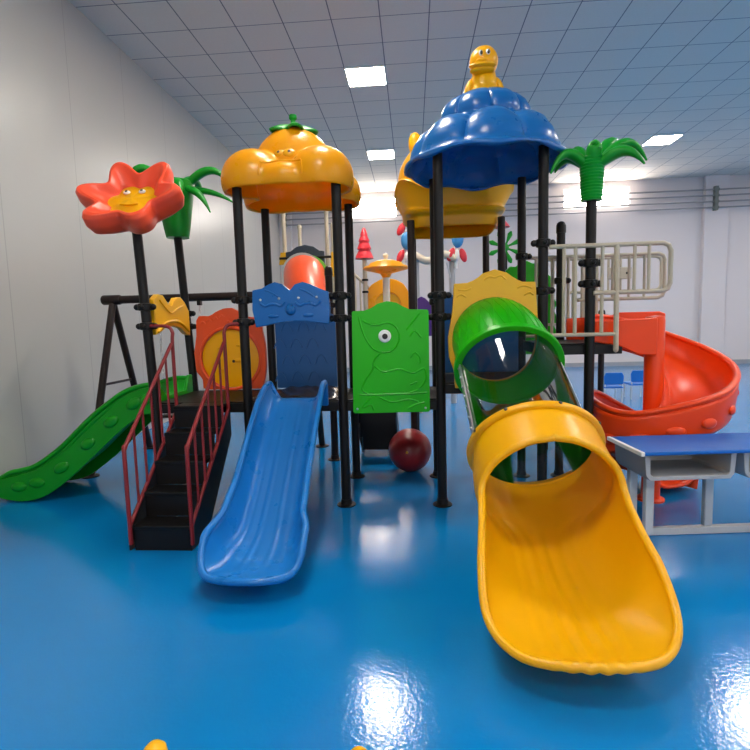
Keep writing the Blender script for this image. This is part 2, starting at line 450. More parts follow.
# ------------------------------------------------------------------ stairs and railings
sx0, sx1, sy, nst = -1.865, -1.445, 3.10, 5
t = thing('staircase', 'black steel staircase with red handrails climbing to the left platform', 'stairs', ((sx0+sx1)/2, 3.5, 0))
rise = DZ / nst; run = (Y0 - 0.015 - sy) / nst
for i in range(nst):
    y = sy + i * run; z = (i + 1) * rise
    MB().box((sx0 + 0.04, y - 0.012, z - 0.025), (sx1 - 0.012, y + run, z)).build('tread', RUB, t, bevel=0.004)
    m = MB().box((sx0 + 0.04, y, z - rise), (sx1 - 0.012, y + 0.012, z - 0.025))
    m.build('riser', BLK, t)
for x in (sx0, sx1 - 0.012):
    MB().plate([(x, sy, 0), (x, sy, rise), (x, Y0 - 0.02, DZ), (x, Y0 - 0.02, DZ - 0.26), (x, sy + 0.26, 0.0)], (0.012, 0, 0)).build('stringer', BLK, t)
def stair_rail(x, px, label):
    t = thing('stair_handrail', label, 'handrail', (x, 3.1, 0.1), 'dark red stair handrails')
    top = [(x, 3.08, 0.05), (x, 3.08, 0.64), (x, 3.09, 0.675), (x, 3.12, 0.71)]
    top += [(x, 3.12 + 0.70*k/6, 0.71 + 0.60*k/6) for k in range(1, 7)]
    MB().tube(catmull(top, 4), 0.0135, 10).build('top_rail', RED, t)
    MB().tube(catmull([(x, 3.84, 0.80), (x, 3.84, 1.30), (x, 3.85, 1.40), (x + (px-x)*0.25, 3.875, 1.445), (x + (px-x)*0.9, Y0 - 0.03, 1.45)], 6), 0.0135, 10).build('upright', RED, t)
    MB().tube([(x, 3.08, 0.17), (x, 3.84, 0.80)], 0.0125, 10).build('bottom_rail', RED, t)
    for k in range(1, 6):
        f = k / 6; y = 3.08 + 0.76*f
        MB().tube([(x, y, 0.17 + 0.63*f), (x, y, 0.675 + 0.65*f)], 0.009, 8).build('baluster', RED, t)
    return t
stair_rail(sx0 + 0.026, X[0], 'dark red tube handrail on the left of the black stairs')
stair_rail(sx1 + 0.016, X[1], 'dark red tube handrail on the right of the black stairs')

# ------------------------------------------------------------------ relief helper for panels facing -y
def relief(mb, pts, y, r=0.007, n=5):
    P = catmull([(p[0], y, p[1]) for p in pts], n)
    mb.tube(P, [(r, r)] * len(P), 6)

def bolt(x, y, z, parent, mat, r=0.012): MB().lathe((x, y, z), [(r, 0), (r, 0.004), (r*0.6, 0.008), (0, 0.009)], 10, axis=(0,-1,0)).build('bolt', mat, parent)

# blue header over the blue slide
t = thing('header_panel', 'blue header panel with two humps and a sleepy face above the blue slide', 'panel', (-0.92, 3.93, 1.42))
out = [(-1.215,1.70),(-1.14,1.712),(-1.09,1.74),(-1.04,1.757),(-0.985,1.742),(-0.926,1.69),(-0.885,1.735),(-0.825,1.752),(-0.77,1.735),(-0.70,1.70),(-0.63,1.672),(-0.622,1.55),(-0.632,1.43),(-0.70,1.44),(-0.80,1.455),(-0.913,1.46),(-1.02,1.45),(-1.12,1.43),(-1.20,1.418),(-1.222,1.55)]
m = MB().plate([(a, 3.905, b) for a, b in out], (0, 0.05, 0))
for c in (-1.06, -0.79):
    relief(m, [(c-0.10,1.60),(c-0.06,1.575),(c-0.02,1.59),(c+0.02,1.59),(c+0.06,1.575),(c+0.10,1.605)], 3.906, 0.012)
    relief(m, [(c-0.06,1.70),(c,1.675),(c+0.05,1.64)], 3.906, 0.008)
    m.sph((c, 3.906, 1.50), (0.045, 0.014, 0.016), 12)
m.sph((-0.925, 3.906, 1.545), (0.042, 0.03, 0.042), 16)
m.build('face_plate', BLU, t, bevel=0.012)
for x, z in ((-1.155,1.625),(-1.01,1.632),(-0.86,1.632),(-0.72,1.635)): bolt(x, 3.903, z, t, STL, 0.010)
t = thing('scale_board', 'dark blue rear panel with embossed scales behind the blue slide head', 'panel', (-0.96, 4.66, 0.85))
m = MB().plate([(x, 4.60, z) for x, z in ((-1.24,0.86),(-0.69,0.86),(-0.69,1.50),(-0.80,1.56),(-0.96,1.58),(-1.12,1.56),(-1.24,1.50))], (0, 0.04, 0))
for row, z in enumerate((0.96, 1.11, 1.26, 1.41)):
    for k in range(4):
        x = -1.20 + 0.15*k + (0.07 if row % 2 else 0)
        if x > -0.76: continue
        relief(m, [(x-0.055, z-0.04), (x-0.03, z+0.02), (x, z+0.045), (x+0.03, z+0.02), (x+0.055, z-0.04)], 4.60, 0.007)
m.build('scale_plate', BLUD, t, bevel=0.01)

# orange ring panel with yellow disc
t = thing('ring_panel', 'orange panel with a big yellow disc behind the stairs platform', 'panel', (-1.69, 4.69, 0.84))
out = [(-1.99,1.53),(-1.93,1.535),(-1.86,1.53),(-1.80,1.57),(-1.72,1.60),(-1.65,1.60),(-1.58,1.56),(-1.53,1.52),(-1.38,1.50),(-1.38,1.40),(-1.355,1.25),(-1.355,1.05),(-1.37,0.95),(-1.40,0.85),(-1.96,0.85),(-1.965,0.95),(-2.02,1.02),(-2.03,1.2),(-2.0,1.35)]
m = MB().holeplate(out, (-1.69, 4.66, 1.135), 0.275, (0, 0.045, 0))
for a in range(5):
    x = -1.93 + 0.06*a; relief(m, [(x-0.025,1.46+0.02*a*(a<4)), (x,1.485+0.018*a*(a<4)), (x+0.025,1.46+0.02*a*(a<4))], 4.66, 0.006)
m.tube([(-1.69 + 0.285*math.cos(2*PI*k/48), 4.66, 1.135 + 0.285*math.sin(2*PI*k/48)) for k in range(48)], 0.016, 8, closed=True)
m.build('ring_frame', ORGP, t, bevel=0.01)
m = MB().lathe((-1.69, 4.70, 1.135), [(0.27, 0), (0.27, 0.02), (0.24, 0.026), (0, 0.03)], 48, axis=(0,-1,0))
for dx, dz, r in ((-0.08,0.10,0.04),(0.09,0.12,0.035),(0.07,-0.02,0.05),(-0.06,-0.10,0.045)): m.sph((-1.69+dx, 4.672, 1.135+dz), (r, 0.012, r*0.4), 12)
m.build('disc', YEL, t)
m = MB().sph((-1.66, 4.665, 1.11), 0.014, 10); m.build('knob', DGR, t)

# yellow side panel between flower post and left palm post (faces left)
t = thing('side_panel', 'small yellow two-humped panel between the flower post and the palm post', 'panel', (X[0], 4.3, 1.37))
out = [(3.99,1.66),(4.07,1.705),(4.15,1.70),(4.24,1.63),(4.30,1.62),(4.38,1.69),(4.47,1.70),(4.55,1.66),(4.63,1.58),(4.63,1.36),(4.55,1.375),(4.45,1.43),(4.30,1.45),(4.15,1.43),(4.05,1.39),(3.99,1.38)]
m = MB().plate([(X[0] + 0.02, a, b) for a, b in out], (-0.045, 0, 0))
P = catmull([(X[0] + 0.022, a, b) for a, b in ((4.08,1.66),(4.18,1.60),(4.28,1.56),(4.4,1.60),(4.52,1.63))], 5); m.tube(P, 0.010, 6)
P = catmull([(X[0] + 0.022, a, b) for a, b in ((4.02,1.40),(4.15,1.47),(4.31,1.49),(4.45,1.47),(4.6,1.40))], 5); m.tube(P, 0.014, 6)
m.build('hump_plate', YELD, t, bevel=0.012)

# green bird panel
t = thing('bird_panel', 'bright green panel embossed with a bird and a round white eye', 'panel', (-0.17, 3.92, 0.74))
out = [(-0.455,1.51),(-0.445,1.52),(-0.36,1.522),(-0.31,1.54),(-0.26,1.57),(-0.19,1.588),(-0.12,1.575),(-0.07,1.545),(-0.02,1.522),(0.11,1.516),(0.12,1.506),(0.118,0.757),(0.108,0.745),(-0.455,0.74),(-0.468,0.752)]
m = MB().plate([(a, 3.895, b) for a, b in out], (0, 0.05, 0))
def G(px, py): return (-0.45 + (px/3.75 + 330 - 354)/76*0.575, 1.52 - (py/3.75 + 280 - 311)/102*0.775)
for L in ([(112,135),(122,180),(140,225),(165,258),(200,272),(240,262),(262,222),(252,180),(220,163),(180,170),(150,165),(125,150)],
          [(190,276),(165,300),(160,335),(130,375),(118,410),(140,428)], [(165,320),(200,345),(260,335),(310,352),(352,335),(358,375),(335,410),(300,425)],
          [(150,440),(118,478),(150,470),(160,490)], [(180,440),(230,460),(290,450),(330,460)], [(290,485),(320,470),(352,462)], [(300,395),(325,385),(320,400)],
          [(300,215),(320,195),(345,220)], [(302,295),(320,275),(338,295),(335,320)], [(340,130),(310,165),(290,190)], [(110,430),(240,430),(360,427)]):
    relief(m, [G(*p) for p in L], 3.896, 0.008)
m.build('relief_plate', GRN, t, bevel=0.012)
e = MB().lathe((-0.211, 3.893, 1.327), [(0.048, -0.006), (0.048, 0.006), (0.04, 0.014), (0, 0.018)], 24, axis=(0,-1,0)).build('eye', WHT, t)
MB().lathe((-0.209, 3.880, 1.325), [(0.022, 0), (0.021, 0.007), (0, 0.009)], 20, axis=(0,-1,0)).build('pupil', PUP, e)
bolt(-0.435, 3.893, 0.775, t, STL, 0.009); bolt(0.085, 3.893, 0.775, t, STL, 0.009)

# ------------------------------------------------------------------ roofs
def star_surface(ells, c0, p=9.0):
    c0 = Vector(c0)
    def f(d):
        d = Vector(d).normalized(); s = 0
        for c, r in ells:
            o = [(c0[i] - c[i]) / r[i] for i in range(3)]; e = [d[i] / r[i] for i in range(3)]
            a = sum(x*x for x in e); b = sum(x*y for x, y in zip(o, e)); q = sum(x*x for x in o) - 1
            D = b*b - a*q
            if D < 0: continue
            tt = (-b + math.sqrt(D)) / a
            if tt > 0: s += tt**p
        return c0 + d * (s ** (1/p) if s > 0 else 0.05)
    return f
def star_mesh(f, th0, th1, nu, nv):
    def fn(u, v):
        a = 2*PI*u; th = th0 + (th1 - th0)*v
        th = min(th, PI/2 - 0.004)
        return f((math.cos(a)*math.cos(th), math.sin(a)*math.cos(th), math.sin(th)))
    return MB().grid(fn, nu, nv, cu=True)

# amber cloud roof with a face
cx, cy, cz = (X[1]+X[2])/2 - 0.01, (Y0+Y1)/2, 2.47
t = thing('cloud_roof', 'amber cloud-shaped roof with a face and a green leaf on top', 'roof', (cx, cy, cz))
ells = [((cx+sx*0.262, cy+sy_*0.265, cz+0.07), (0.25, 0.25, 0.235)) for sx in (-1, 1) for sy_ in (-1, 1)]
ells += [((cx, cy, cz+0.13), (0.35, 0.33, 0.41)), ((cx, cy-0.29, cz+0.045), (0.23, 0.23, 0.15)), ((cx, cy+0.27, cz+0.05), (0.25, 0.23, 0.2))]
F = star_surface(ells, (cx, cy, cz + 0.01), 22)
m = star_mesh(F, -0.05, PI/2, 160, 64)
m.build('shell', YELC, t, solid=0.025, offset=-1, angle=70)
def on(dx, dz): return F((dx, -1, dz))
m = MB()
m.tube(catmull([on(a, b) for a, b in ((-0.32,0.29),(-0.2,0.335),(0,0.35),(0.2,0.335),(0.32,0.30))], 6), 0.010, 8)
m.tube(catmull([on(-0.32, b) for b in (0.28, 0.18, 0.08)], 4), 0.007, 8)
m.tube(catmull([on(0.32, b) for b in (0.30, 0.18, 0.08)], 4), 0.007, 8)
m.build('mouth', YELC, t)
for dx, s in ((-0.16, 0.9), (0.10, 1.1)):
    p = F((dx, -1, 0.82)); nrm = Vector((dx, -0.8, 0.45)).normalized(); q = Vector((0,0,1)).rotation_difference(nrm).to_matrix()
    p = p - nrm*0.010; e = MB().sph(p, (0.050*s, 0.038*s, 0.020), 18, rot=q).build('eye', YEL, t)
    MB().sph(p + nrm*0.017, (0.012, 0.014, 0.006), 12, rot=q).build('pupil', DGR, e)
top = F((0,0,1))
m = MB()
m.grid(lambda u, v: (cx + 0.01 + math.cos(2*PI*u)*0.165*v*(1 + 0.22*math.cos(5*2*PI*u)), cy - 0.03 + math.sin(2*PI*u)*0.165*v*(1 + 0.22*math.cos(5*2*PI*u)), top.z + 0.008 - 0.06*v*v + 0.006*v*math.cos(10*PI*u)), 60, 8, cu=True)
lf = m.build('leaf', GRNP, t, solid=0.02)
MB().lathe((cx + 0.01, cy - 0.03, top.z - 0.005), [(0.03, 0), (0.02, 0.03), (0.02, 0.06), (0.033, 0.075), (0.03, 0.10), (0, 0.11)], 14).build('leaf_stem', GRNP, lf)

# blue shell roof
bx, by, bz = (X[3]+X[4])/2 + 0.01, (Y0+Y1)/2, 2.65
t = thing('shell_roof', 'blue scalloped two-tier roof with a yellow duck on top', 'roof', (bx, by, bz))
prof = [  # r, z, lobe amount
    (0.635, -0.03, 0.05), (0.655, -0.022, 0.05), (0.655, 0.0, 0.05), (0.62, 0.018, 0.08), (0.60, 0.05, 0.20), (0.585, 0.11, 0.28), (0.555, 0.17, 0.30), (0.51, 0.225, 0.30), (0.455, 0.265, 0.28), (0.40, 0.285, 0.20),
    (0.365, 0.29, 0.16), (0.355, 0.305, 0.2), (0.36, 0.335, 0.24), (0.352, 0.385, 0.26), (0.325, 0.435, 0.26), (0.28, 0.475, 0.24), (0.22, 0.505, 0.2), (0.14, 0.525, 0.1), (0.06, 0.532, 0.05), (0.004, 0.534, 0.0)]
nl = 8
def shell_fn(u, v):
    k = v * (len(prof) - 1); i = min(int(k), len(prof) - 2); f = k - i
    r = prof[i][0]*(1-f) + prof[i+1][0]*f; z = prof[i][1]*(1-f) + prof[i+1][1]*f; A = prof[i][2]*(1-f) + prof[i+1][2]*f
    a = 2*PI*u; ph = 0 if v < 0.52 else PI/8
    L = abs(math.cos(nl*(a + ph)/2)) ** 0.55 - 0.78
    rr = r * (1 + A*0.42*L)
    zz = z + (-0.016*math.cos(nl*(a + ph)) * max(0, 1 - v*6))
    if 0.36 < v < 0.56: zz += 0.03*(abs(math.cos(nl*a/2)) - 0.6)
    return (bx + math.cos(a)*rr*0.975, by + math.sin(a)*rr*0.97, bz + zz)
MB().grid(shell_fn, 192, 57, cu=True).build('shell', BLU, t, solid=0.022, offset=-1, angle=75)
# duck standing on it
dx_, dy_, dz_ = bx - 0.01, by - 0.06, bz + 0.475
d = thing('duck_figure', 'small yellow plastic duck sitting on top of the blue roof', 'figure', (dx_, dy_, dz_))
el = [((dx_, dy_, dz_+0.10), (0.105, 0.10, 0.12)), ((dx_, dy_, dz_+0.04), (0.12, 0.11, 0.08)), ((dx_, dy_-0.005, dz_+0.275), (0.108, 0.10, 0.115)), ((dx_, dy_, dz_+0.17), (0.09, 0.085, 0.08))]
def duckf(u, v):
    a = 2*PI*u; th = -PI/2 + 0.03 + (PI - 0.06)*v
    return DF((math.cos(a)*math.cos(th), math.sin(a)*math.cos(th), math.sin(th)))
DF = star_surface(el, (dx_, dy_, dz_ + 0.16), 16)
MB().grid(duckf, 48, 48, cu=True).build('body', YEL, d, angle=80)
m = MB().sph((dx_ - 0.02, dy_ - 0.09, dz_ + 0.21), (0.105, 0.07, 0.026), 20, rot=Matrix.Rotation(0.15, 3, 'X'))
m.sph((dx_ - 0.02, dy_ - 0.08, dz_ + 0.18), (0.095, 0.06, 0.024), 20); m.sph((dx_ - 0.03, dy_ - 0.10, dz_ + 0.23), (0.05, 0.05, 0.03), 14)
m.build('bill', YEL, d)
for s in (-1, 1):
    m = MB().sph((dx_ + s*0.118, dy_ - 0.01, dz_ + 0.075), (0.032, 0.05, 0.085), 14, rot=Matrix.Rotation(-s*0.35, 3, 'Y')); m.build('wing', YEL, d)
    m = MB().sph((dx_ + s*0.05, dy_ - 0.085, dz_ + 0.015), (0.045, 0.05, 0.025), 12); m.build('foot', YEL, d)
for s in (-0.03, 0.018):
    p = DF((s, -0.09, 0.130)); e = MB().sph(p, (0.017, 0.010, 0.022), 12).build('eye', WHT, d)
    MB().sph(p + Vector((0.003, -0.009, -0.002)), (0.011, 0.008, 0.016), 10).build('pupil', PUP, e)

# yellow crown roof with a bear head dome
kx, ky, kz = 0.42, 5.47, 2.33
t = thing('crown_roof', 'yellow flared crown roof with a bear head, behind the blue shell roof', 'roof', (kx, ky, kz))
kp = [(0.40, 0.0), (0.405, 0.02), (0.415, 0.14), (0.46, 0.17), (0.475, 0.20), (0.455, 0.225), (0.485, 0.34), (0.525, 0.46), (0.545, 0.49), (0.535, 0.51), (0.50, 0.50), (0.46, 0.42), (0.40, 0.37), (0.2, 0.36), (0.004, 0.36)]
def crown_fn(u, v):
    k = v * (len(kp) - 1); i = min(int(k), len(kp) - 2); f = k - i
    r = kp[i][0]*(1-f) + kp[i+1][0]*f; z = kp[i][1]*(1-f) + kp[i+1][1]*f
    a = 2*PI*u; c, s = abs(math.cos(a)), abs(math.sin(a))
    sq = 1.0 / ((c**5 + s**5) ** (1/5))
    w = math.sin(PI*min(1, max(0, (z - 0.2) / 0.31))/2)
    lift = 0.05*math.cos(8*a)*w if 3 < k < 12 else 0
    return (kx + math.cos(a)*r*sq*1.06, ky + math.sin(a)*r*sq*0.98, kz + z*0.76 + lift)
MB().grid(crown_fn, 128, 56, cu=True).build('rim', YEL, t, solid=0.02, offset=-1, angle=70)
h = [((kx, ky, kz+0.49), (0.53, 0.44, 0.42)), ((kx, ky, kz+0.53), (0.48, 0.40, 0.42)), ((kx, ky-0.28, kz+0.40), (0.18, 0.2, 0.14))]
HF = star_surface(h, (kx, ky, kz+0.42), 12)
star_mesh(HF, -0.3, PI/2, 64, 30).build('bear_head', YEL, t, angle=70)
for s in (-1, 1): MB().sph((kx + s*0.35, ky - 0.12, kz + 0.835), (0.075, 0.055, 0.13), 16, rot=Matrix.Rotation(s*0.15, 3, 'Y')).build('ear', YEL, t)

# coral flower on the left front post
fx, fy, fz = X[0] - 0.045, Y0, 2.385
t = thing('flower_topper', 'coral six-petal flower with a yellow smiling face on its post', 'ornament', (fx, fy, 2.27))
nrm = Vector((0.03, -0.735, 0.68)).normalized()
ex = Vector((1, 0.02, 0.0)); ex = (ex - nrm*ex.dot(nrm)).normalized(); ey = nrm.cross(ex)
O = Vector((fx, fy - 0.02, fz))
def fl(a, r, h): return O + ex*(math.cos(a)*r) + ey*(math.sin(a)*r) + nrm*h
fp = [(0.19, 0.02, 0.5), (0.22, 0.03, 0.7), (0.31, 0.10, 0.95), (0.35, 0.125, 1.0), (0.385, 0.125, 1.0), (0.405, 0.10, 1.0), (0.41, 0.03, 1.0), (0.385, -0.04, 1.0), (0.33, -0.075, 1.0), (0.25, -0.08, 0.9), (0.12, -0.05, 0.5), (0.01, -0.04, 0)]
def flower_fn(u, v):
    k = v * (len(fp) - 1); i = min(int(k), len(fp) - 2); f = k - i
    r, h, A = (fp[i][j]*(1-f) + fp[i+1][j]*f for j in range(3)); a = 2*PI*u
    rr = 0.88 * r * (1 + A*(0.20*math.cos(6*(a + 0.04)) - 0.07)); return fl(a, rr, h + 0.02*A*math.cos(6*(a+0.04)))
MB().grid(flower_fn, 144, 44, cu=True).build('petals', CORAL, t, angle=80)
m = MB().grid(lambda u, v: fl(2*PI*u, v*0.215*(1 + 0.26*math.cos(6*(2*PI*u + 0.04))), 0.055 - 0.03*v), 72, 8, cu=True)
P = catmull([fl(a, r, 0.05) for a, r in ((-2.3,0.10),(-1.57,0.085),(-0.8,0.10))], 8); m.tube(P, 0.007, 6)
m.build('flower_face', YEL, t, angle=80)
for a, r in ((2.25, 0.095), (0.95, 0.10)):
    q = Vector((0,0,1)).rotation_difference(nrm).to_matrix()
    e = MB().sph(fl(a, r, 0.05), (0.028, 0.021, 0.013), 14, rot=q).build('eye', WHT, t)
    MB().sph(fl(a, r, 0.062), (0.011, 0.011, 0.006), 10, rot=q).build('pupil', PUP, e)
m = MB()
for a0, ln in ((1.9, 0.14), (1.45, 0.16), (1.0, 0.12)):
    P = [fl(a0, 0.28 + ln*k/6, -0.05 - 0.01*k) for k in range(7)]; m.tube(P, [(0.07*math.sin(PI*(k+0.6)/7.2)+0.004, 0.012) for k in range(7)], 8, up=nrm)
m.build('leaf', GRNP, t)
MB().tube([(fx, Y0, 2.24), (fx, Y0 + 0.01, 2.37)], [0.05, 0.075], 16).build('socket', CORAL, t)

# palms
def frond(mb, root, az, length, rise, droop, width, nseg=12):
    root = Vector(root); d = Vector((math.cos(az), math.sin(az), 0)); pts = []; rr = []
    for k in range(nseg + 1):
        s = k / nseg
        pts.append(root + d*(length*s) + Vector((0, 0, rise*math.sin(PI*s*0.62)*1.05 - droop*s*s*s)))
        w = width * (math.sin(PI*min(1, 0.22 + s*0.80)) ** 0.8) + 0.004
        rr.append((w, w*0.62 + 0.004))
    mb.tube(pts, rr, 10, up=(0,0,1))
    return pts
def palm(x, y, z0, z1, r0, r1, fronds, label, scales):
    t = thing('palm_topper', label, 'ornament', (x, y, z0))
    m = MB(); n = 14; pr = [(r0*0.7, 0.0), (r0, 0.0)]
    for k in range(1, n + 1):
        s = k / n; r = r0 + (r1 - r0)*s**0.9; h = (z1 - z0)*s
        if scales: pr += [(r*1.05, h - (z1-z0)/n*0.35), (r*0.97, h)]
        else: pr += [(r, h)]
    pr += [(r1*0.9, z1 - z0 + 0.01), (r1*0.6, z1 - z0 - 0.02), (0, z1 - z0 - 0.03)]
    m.lathe((x, y, z0), pr, 28); m.build('trunk', GRNP, t)
    for az, ln, ri, dr, w in fronds:
        mb = MB(); c = (x + math.cos(az)*r1*0.45, y + math.sin(az)*r1*0.45, z1 - 0.06); frond(mb, c, az, ln, ri, dr, w); mb.build('frond', GRNP, t, angle=60)
    return t
palm(X[0] - 0.068, Y1, 2.25, 2.74, 0.10, 0.175, [(0.0, 0.46, 0.20, 0.20, 0.05), (0.0, 0.46, -0.02, 0.12, 0.035), (-0.3, 0.30, -0.02, 0.22, 0.045), (-1.0, 0.22, 0.05, 0.2, 0.05), (1.4, 0.4, 0.2, 0.2, 0.06), (2.5, 0.3, 0.26, 0.06, 0.07), (3.6, 0.34, 0.22, 0.25, 0.06)],
     'green palm top behind the coral flower', False)
palm(1.305, Y0, 2.26, 2.56, 0.07, 0.085, [(PI + 0.1, 0.26, 0.13, 0.17, 0.05), (PI - 0.7, 0.24, 0.12, 0.1, 0.05), (0.1, 0.36, 0.20, 0.16, 0.05), (-0.5, 0.30, 0.10, 0.14, 0.055), (0.7, 0.34, 0.24, 0.10, 0.055), (-1.7, 0.07, 0.13, 0.0, 0.05), (2.2, 0.14, 0.16, 0.05, 0.05)],
     'green palm top beside the blue shell roof, in front of a bright window', True)

# ------------------------------------------------------------------ straight open slides
def open_slide(path, tw, th, xform, lip=0.05, nu=64, nv=28, end_round=0.22, wallpow=3.2, ridges=0):
    """path: list of (run, z); tw/th: half width and wall height along 0..1. Local: x across, y along run."""
    P = catmull([(p[0], p[1], 0) for p in path], 12)
    L = [0]
    for i in range(1, len(P)): L.append(L[-1] + (P[i]-P[i-1]).length)
    tot = L[-1]
    def at(s):
        d = s*tot
        for i in range(len(P)-1):
            if d <= L[i+1] or i == len(P)-2:
                f = (d - L[i]) / max(1e-9, L[i+1]-L[i]); q = P[i].lerp(P[i+1], f); tg = (P[i+1]-P[i]).normalized(); return q, tg
    ks = [i/(len(tw)-1) for i in range(len(tw))]
    def fn(u, v):
        c = v*2 - 1
        # the far end is rounded in plan
        s = u * (1 - end_round*(1 - math.sqrt(max(0, 1 - (c*0.985)**2))) * u**6)
        q, tg = at(s); w = smooth_interp(ks, tw, s); h = smooth_interp(ks, th, s)
        a = abs(c)
        flat = 0.70
        xx = w * (a if a < 1 else 1)
        hh = h * (max(0, (a - 0.42) / 0.58)) ** 2.2
        xx = w * (1 - (1 - a) ** 1.25)
        rid = 0
        if ridges and a < 0.42: rid = 0.006*math.cos(a*ridges) * min(1, s*4) * max(0, 1 - max(0, s - 0.8)*6)
        nx, nz = -tg.y, tg.x
        if nz < 0: nx, nz = -nx, -nz
        return xform(math.copysign(xx, c), q.x + nx*(hh + rid), q.y + nz*(hh + rid))
    m = MB().grid(fn, nu, nv)
    edge = [Vector(fn(i/nu, 0)) for i in range(nu+1)] + [Vector(fn(1, j/nv)) for j in range(1, nv)] + [Vector(fn(1 - i/nu, 1)) for i in range(nu+1)]
    return m, edge
bx0 = -0.898
t = thing('open_slide', 'light blue open slide running down towards the viewer', 'slide', (bx0, 3.2, 0))
m, edge = open_slide([(0.0, 0.855), (0.10, 0.84), (0.28, 0.72), (0.55, 0.50), (0.80, 0.29), (0.98, 0.17), (1.15, 0.12), (1.32, 0.115), (1.46, 0.13)],
                     [0.215, 0.225, 0.225, 0.225, 0.235, 0.28, 0.30], [0.13, 0.15, 0.16, 0.17, 0.19, 0.17, 0.03], lambda x, r, z: (bx0 + x, Y0 - 0.02 - r, z), end_round=0.16, ridges=36)
m.build('chute', BLUS, t, solid=0.022, angle=75)
MB().tube(edge, 0.021, 10).build('rolled_rim', BLUS, t, angle=75)
m = MB().plate([(bx0 + s*0.235, Y0 - 0.03, z) for s, z in ((-1,0.80),(-1,0.98),(-0.86,0.995),(-0.72,0.92),(-0.5,0.835),(0.5,0.835),(0.72,0.92),(0.86,0.995),(1,0.98),(1,0.80))], (0, 0.03, 0)); m.build('head_flange', BLUS, t, bevel=0.01)
MB().box((bx0 - 0.08, 2.78, 0.0), (bx0 + 0.08, 2.84, 0.10)).build('foot_block', BLUS, t, bevel=0.01)

gy = 4.30
t = thing('wavy_slide', 'green open slide sloping down to the left wall', 'slide', (-2.8, gy, 0))
m, edge = open_slide([(0.0, 0.85), (0.12, 0.845), (0.30, 0.76), (0.55, 0.55), (0.80, 0.33), (1.05, 0.17), (1.25, 0.12), (1.45, 0.10), (1.60, 0.10)],
                     [0.27, 0.27, 0.27, 0.27, 0.27, 0.28, 0.26], [0.12, 0.14, 0.16, 0.16, 0.16, 0.15, 0.05], lambda x, r, z: (X[0] - 0.0 - r, gy + x, z), end_round=0.10, ridges=30)
m.build('chute', GRNS, t, solid=0.022, angle=75)
MB().tube(edge, 0.022, 10).build('rolled_rim', GRNS, t, angle=75)
# deep outer side skirts with round bumps
pts = catmull([(-2.09, 0.96), (-2.20, 0.95), (-2.36, 0.88), (-2.61, 0.68), (-2.86, 0.47), (-3.10, 0.31), (-3.30, 0.24), (-3.48, 0.20), (-3.62, 0.16)], 6)
pts_b = catmull([(-2.09, 0.74), (-2.20, 0.73), (-2.36, 0.64), (-2.61, 0.43), (-2.86, 0.22), (-3.10, 0.06), (-3.30, 0.01), (-3.48, 0.03), (-3.62, 0.07)], 6)
for s in (-1, 1):
    y = gy + s*0.275
    A = [Vector((p.x, y, p.y)) for p in pts]; B = [Vector((p.x, y, p.y)) for p in pts_b]
    m = MB().rings([[a, b, b + Vector((0, s*0.025, 0)), a + Vector((0, s*0.025, 0))] for a, b in zip(A, B)])
    for k in range(7):
        i = int(4 + k*5.6); c = (A[i] + B[i]) / 2 + Vector((0, s*0.024, 0.015)); m.sph(c, (0.075, 0.02, 0.045), 14, rot=Matrix.Rotation(-0.5 if k < 5 else -0.1, 3, 'Y'))
    m.build('side_skirt', GRNS, t, bevel=0.008)
m = MB().plate([(X[0] - 0.02, gy + s*0.33, z) for s, z in ((-1,0.76),(-1,0.93),(-0.8,0.95),(-0.55,0.87),(0.55,0.87),(0.8,1.0),(1,1.0),(1,0.76))], (0.035, 0, 0)); m.build('head_flange', GRNS, t, bevel=0.01)

# ------------------------------------------------------------------ swing frame behind
ay_, ax_ = 5.32, -3.18
t = thing('swing_set', 'black A-frame swing stand beside the left wall', 'swing', (-2.0, ay_, 0))
MB().tube([(ax_ - 0.06, ay_, 1.745), (-1.02, ay_, 1.745)], 0.042, 16).build('top_beam', BRN, t)
MB().lathe((ax_, ay_, 1.745), [(0.045, -0.10), (0.052, -0.09), (0.052, 0.09), (0.045, 0.10)], 18, axis=(1,0,0)).build('beam_collar', BRN, t)
for xx in (ax_, -1.08):
    for s in (-1, 1):
        MB().tube([(xx + 0.01, ay_, 1.72), (xx - 0.01, ay_ + s*0.58, 0.01)], 0.036, 14).build('leg', BRN, t)
        MB().lathe((xx - 0.01, ay_ + s*0.58, 0), [(0.08, 0), (0.08, 0.01), (0.04, 0.015), (0, 0.016)], 16).build('foot_plate', BRN, t)
    MB().tube([(xx, ay_ - 0.29, 0.87), (xx, ay_ + 0.29, 0.87)], 0.014, 10).build('cross_bar', BRN, t)
for i, x in enumerate((-2.67, -2.225)):
    MB().box((x - 0.02, ay_ - 0.03, 1.66), (x + 0.02, ay_ + 0.03, 1.72)).build('hanger', BLK, t, bevel=0.006)
def chain_swing(x0, x1, z, label):
    s = thing('hanging_swing', label, 'swing seat', ((x0+x1)/2, ay_, z))
    for x in (x0, x1):
        m = MB(); n = int((1.66 - z)/0.05)
        for k in range(n):
            zc = 1.66 - 0.025 - k*0.05; P = []
            for j in range(12):
                a = 2*PI*j/12; o = (math.cos(a)*0.014, math.sin(a)*0.033)
                P.append((x + (o[0] if k % 2 else 0), ay_ + (0 if k % 2 else o[0]), zc + o[1]))
            m.tube(P, 0.0045, 6, closed=True)
        m.build('chain', STL, s)
    MB().box((x0 - 0.03, ay_ - 0.09, z - 0.02), (x1 + 0.03, ay_ + 0.09, z + 0.01)).build('seat', BLK, s, bevel=0.01)
chain_swing(-2.67, -2.225, 0.50, 'swing seat on steel chains hanging behind the green slide')

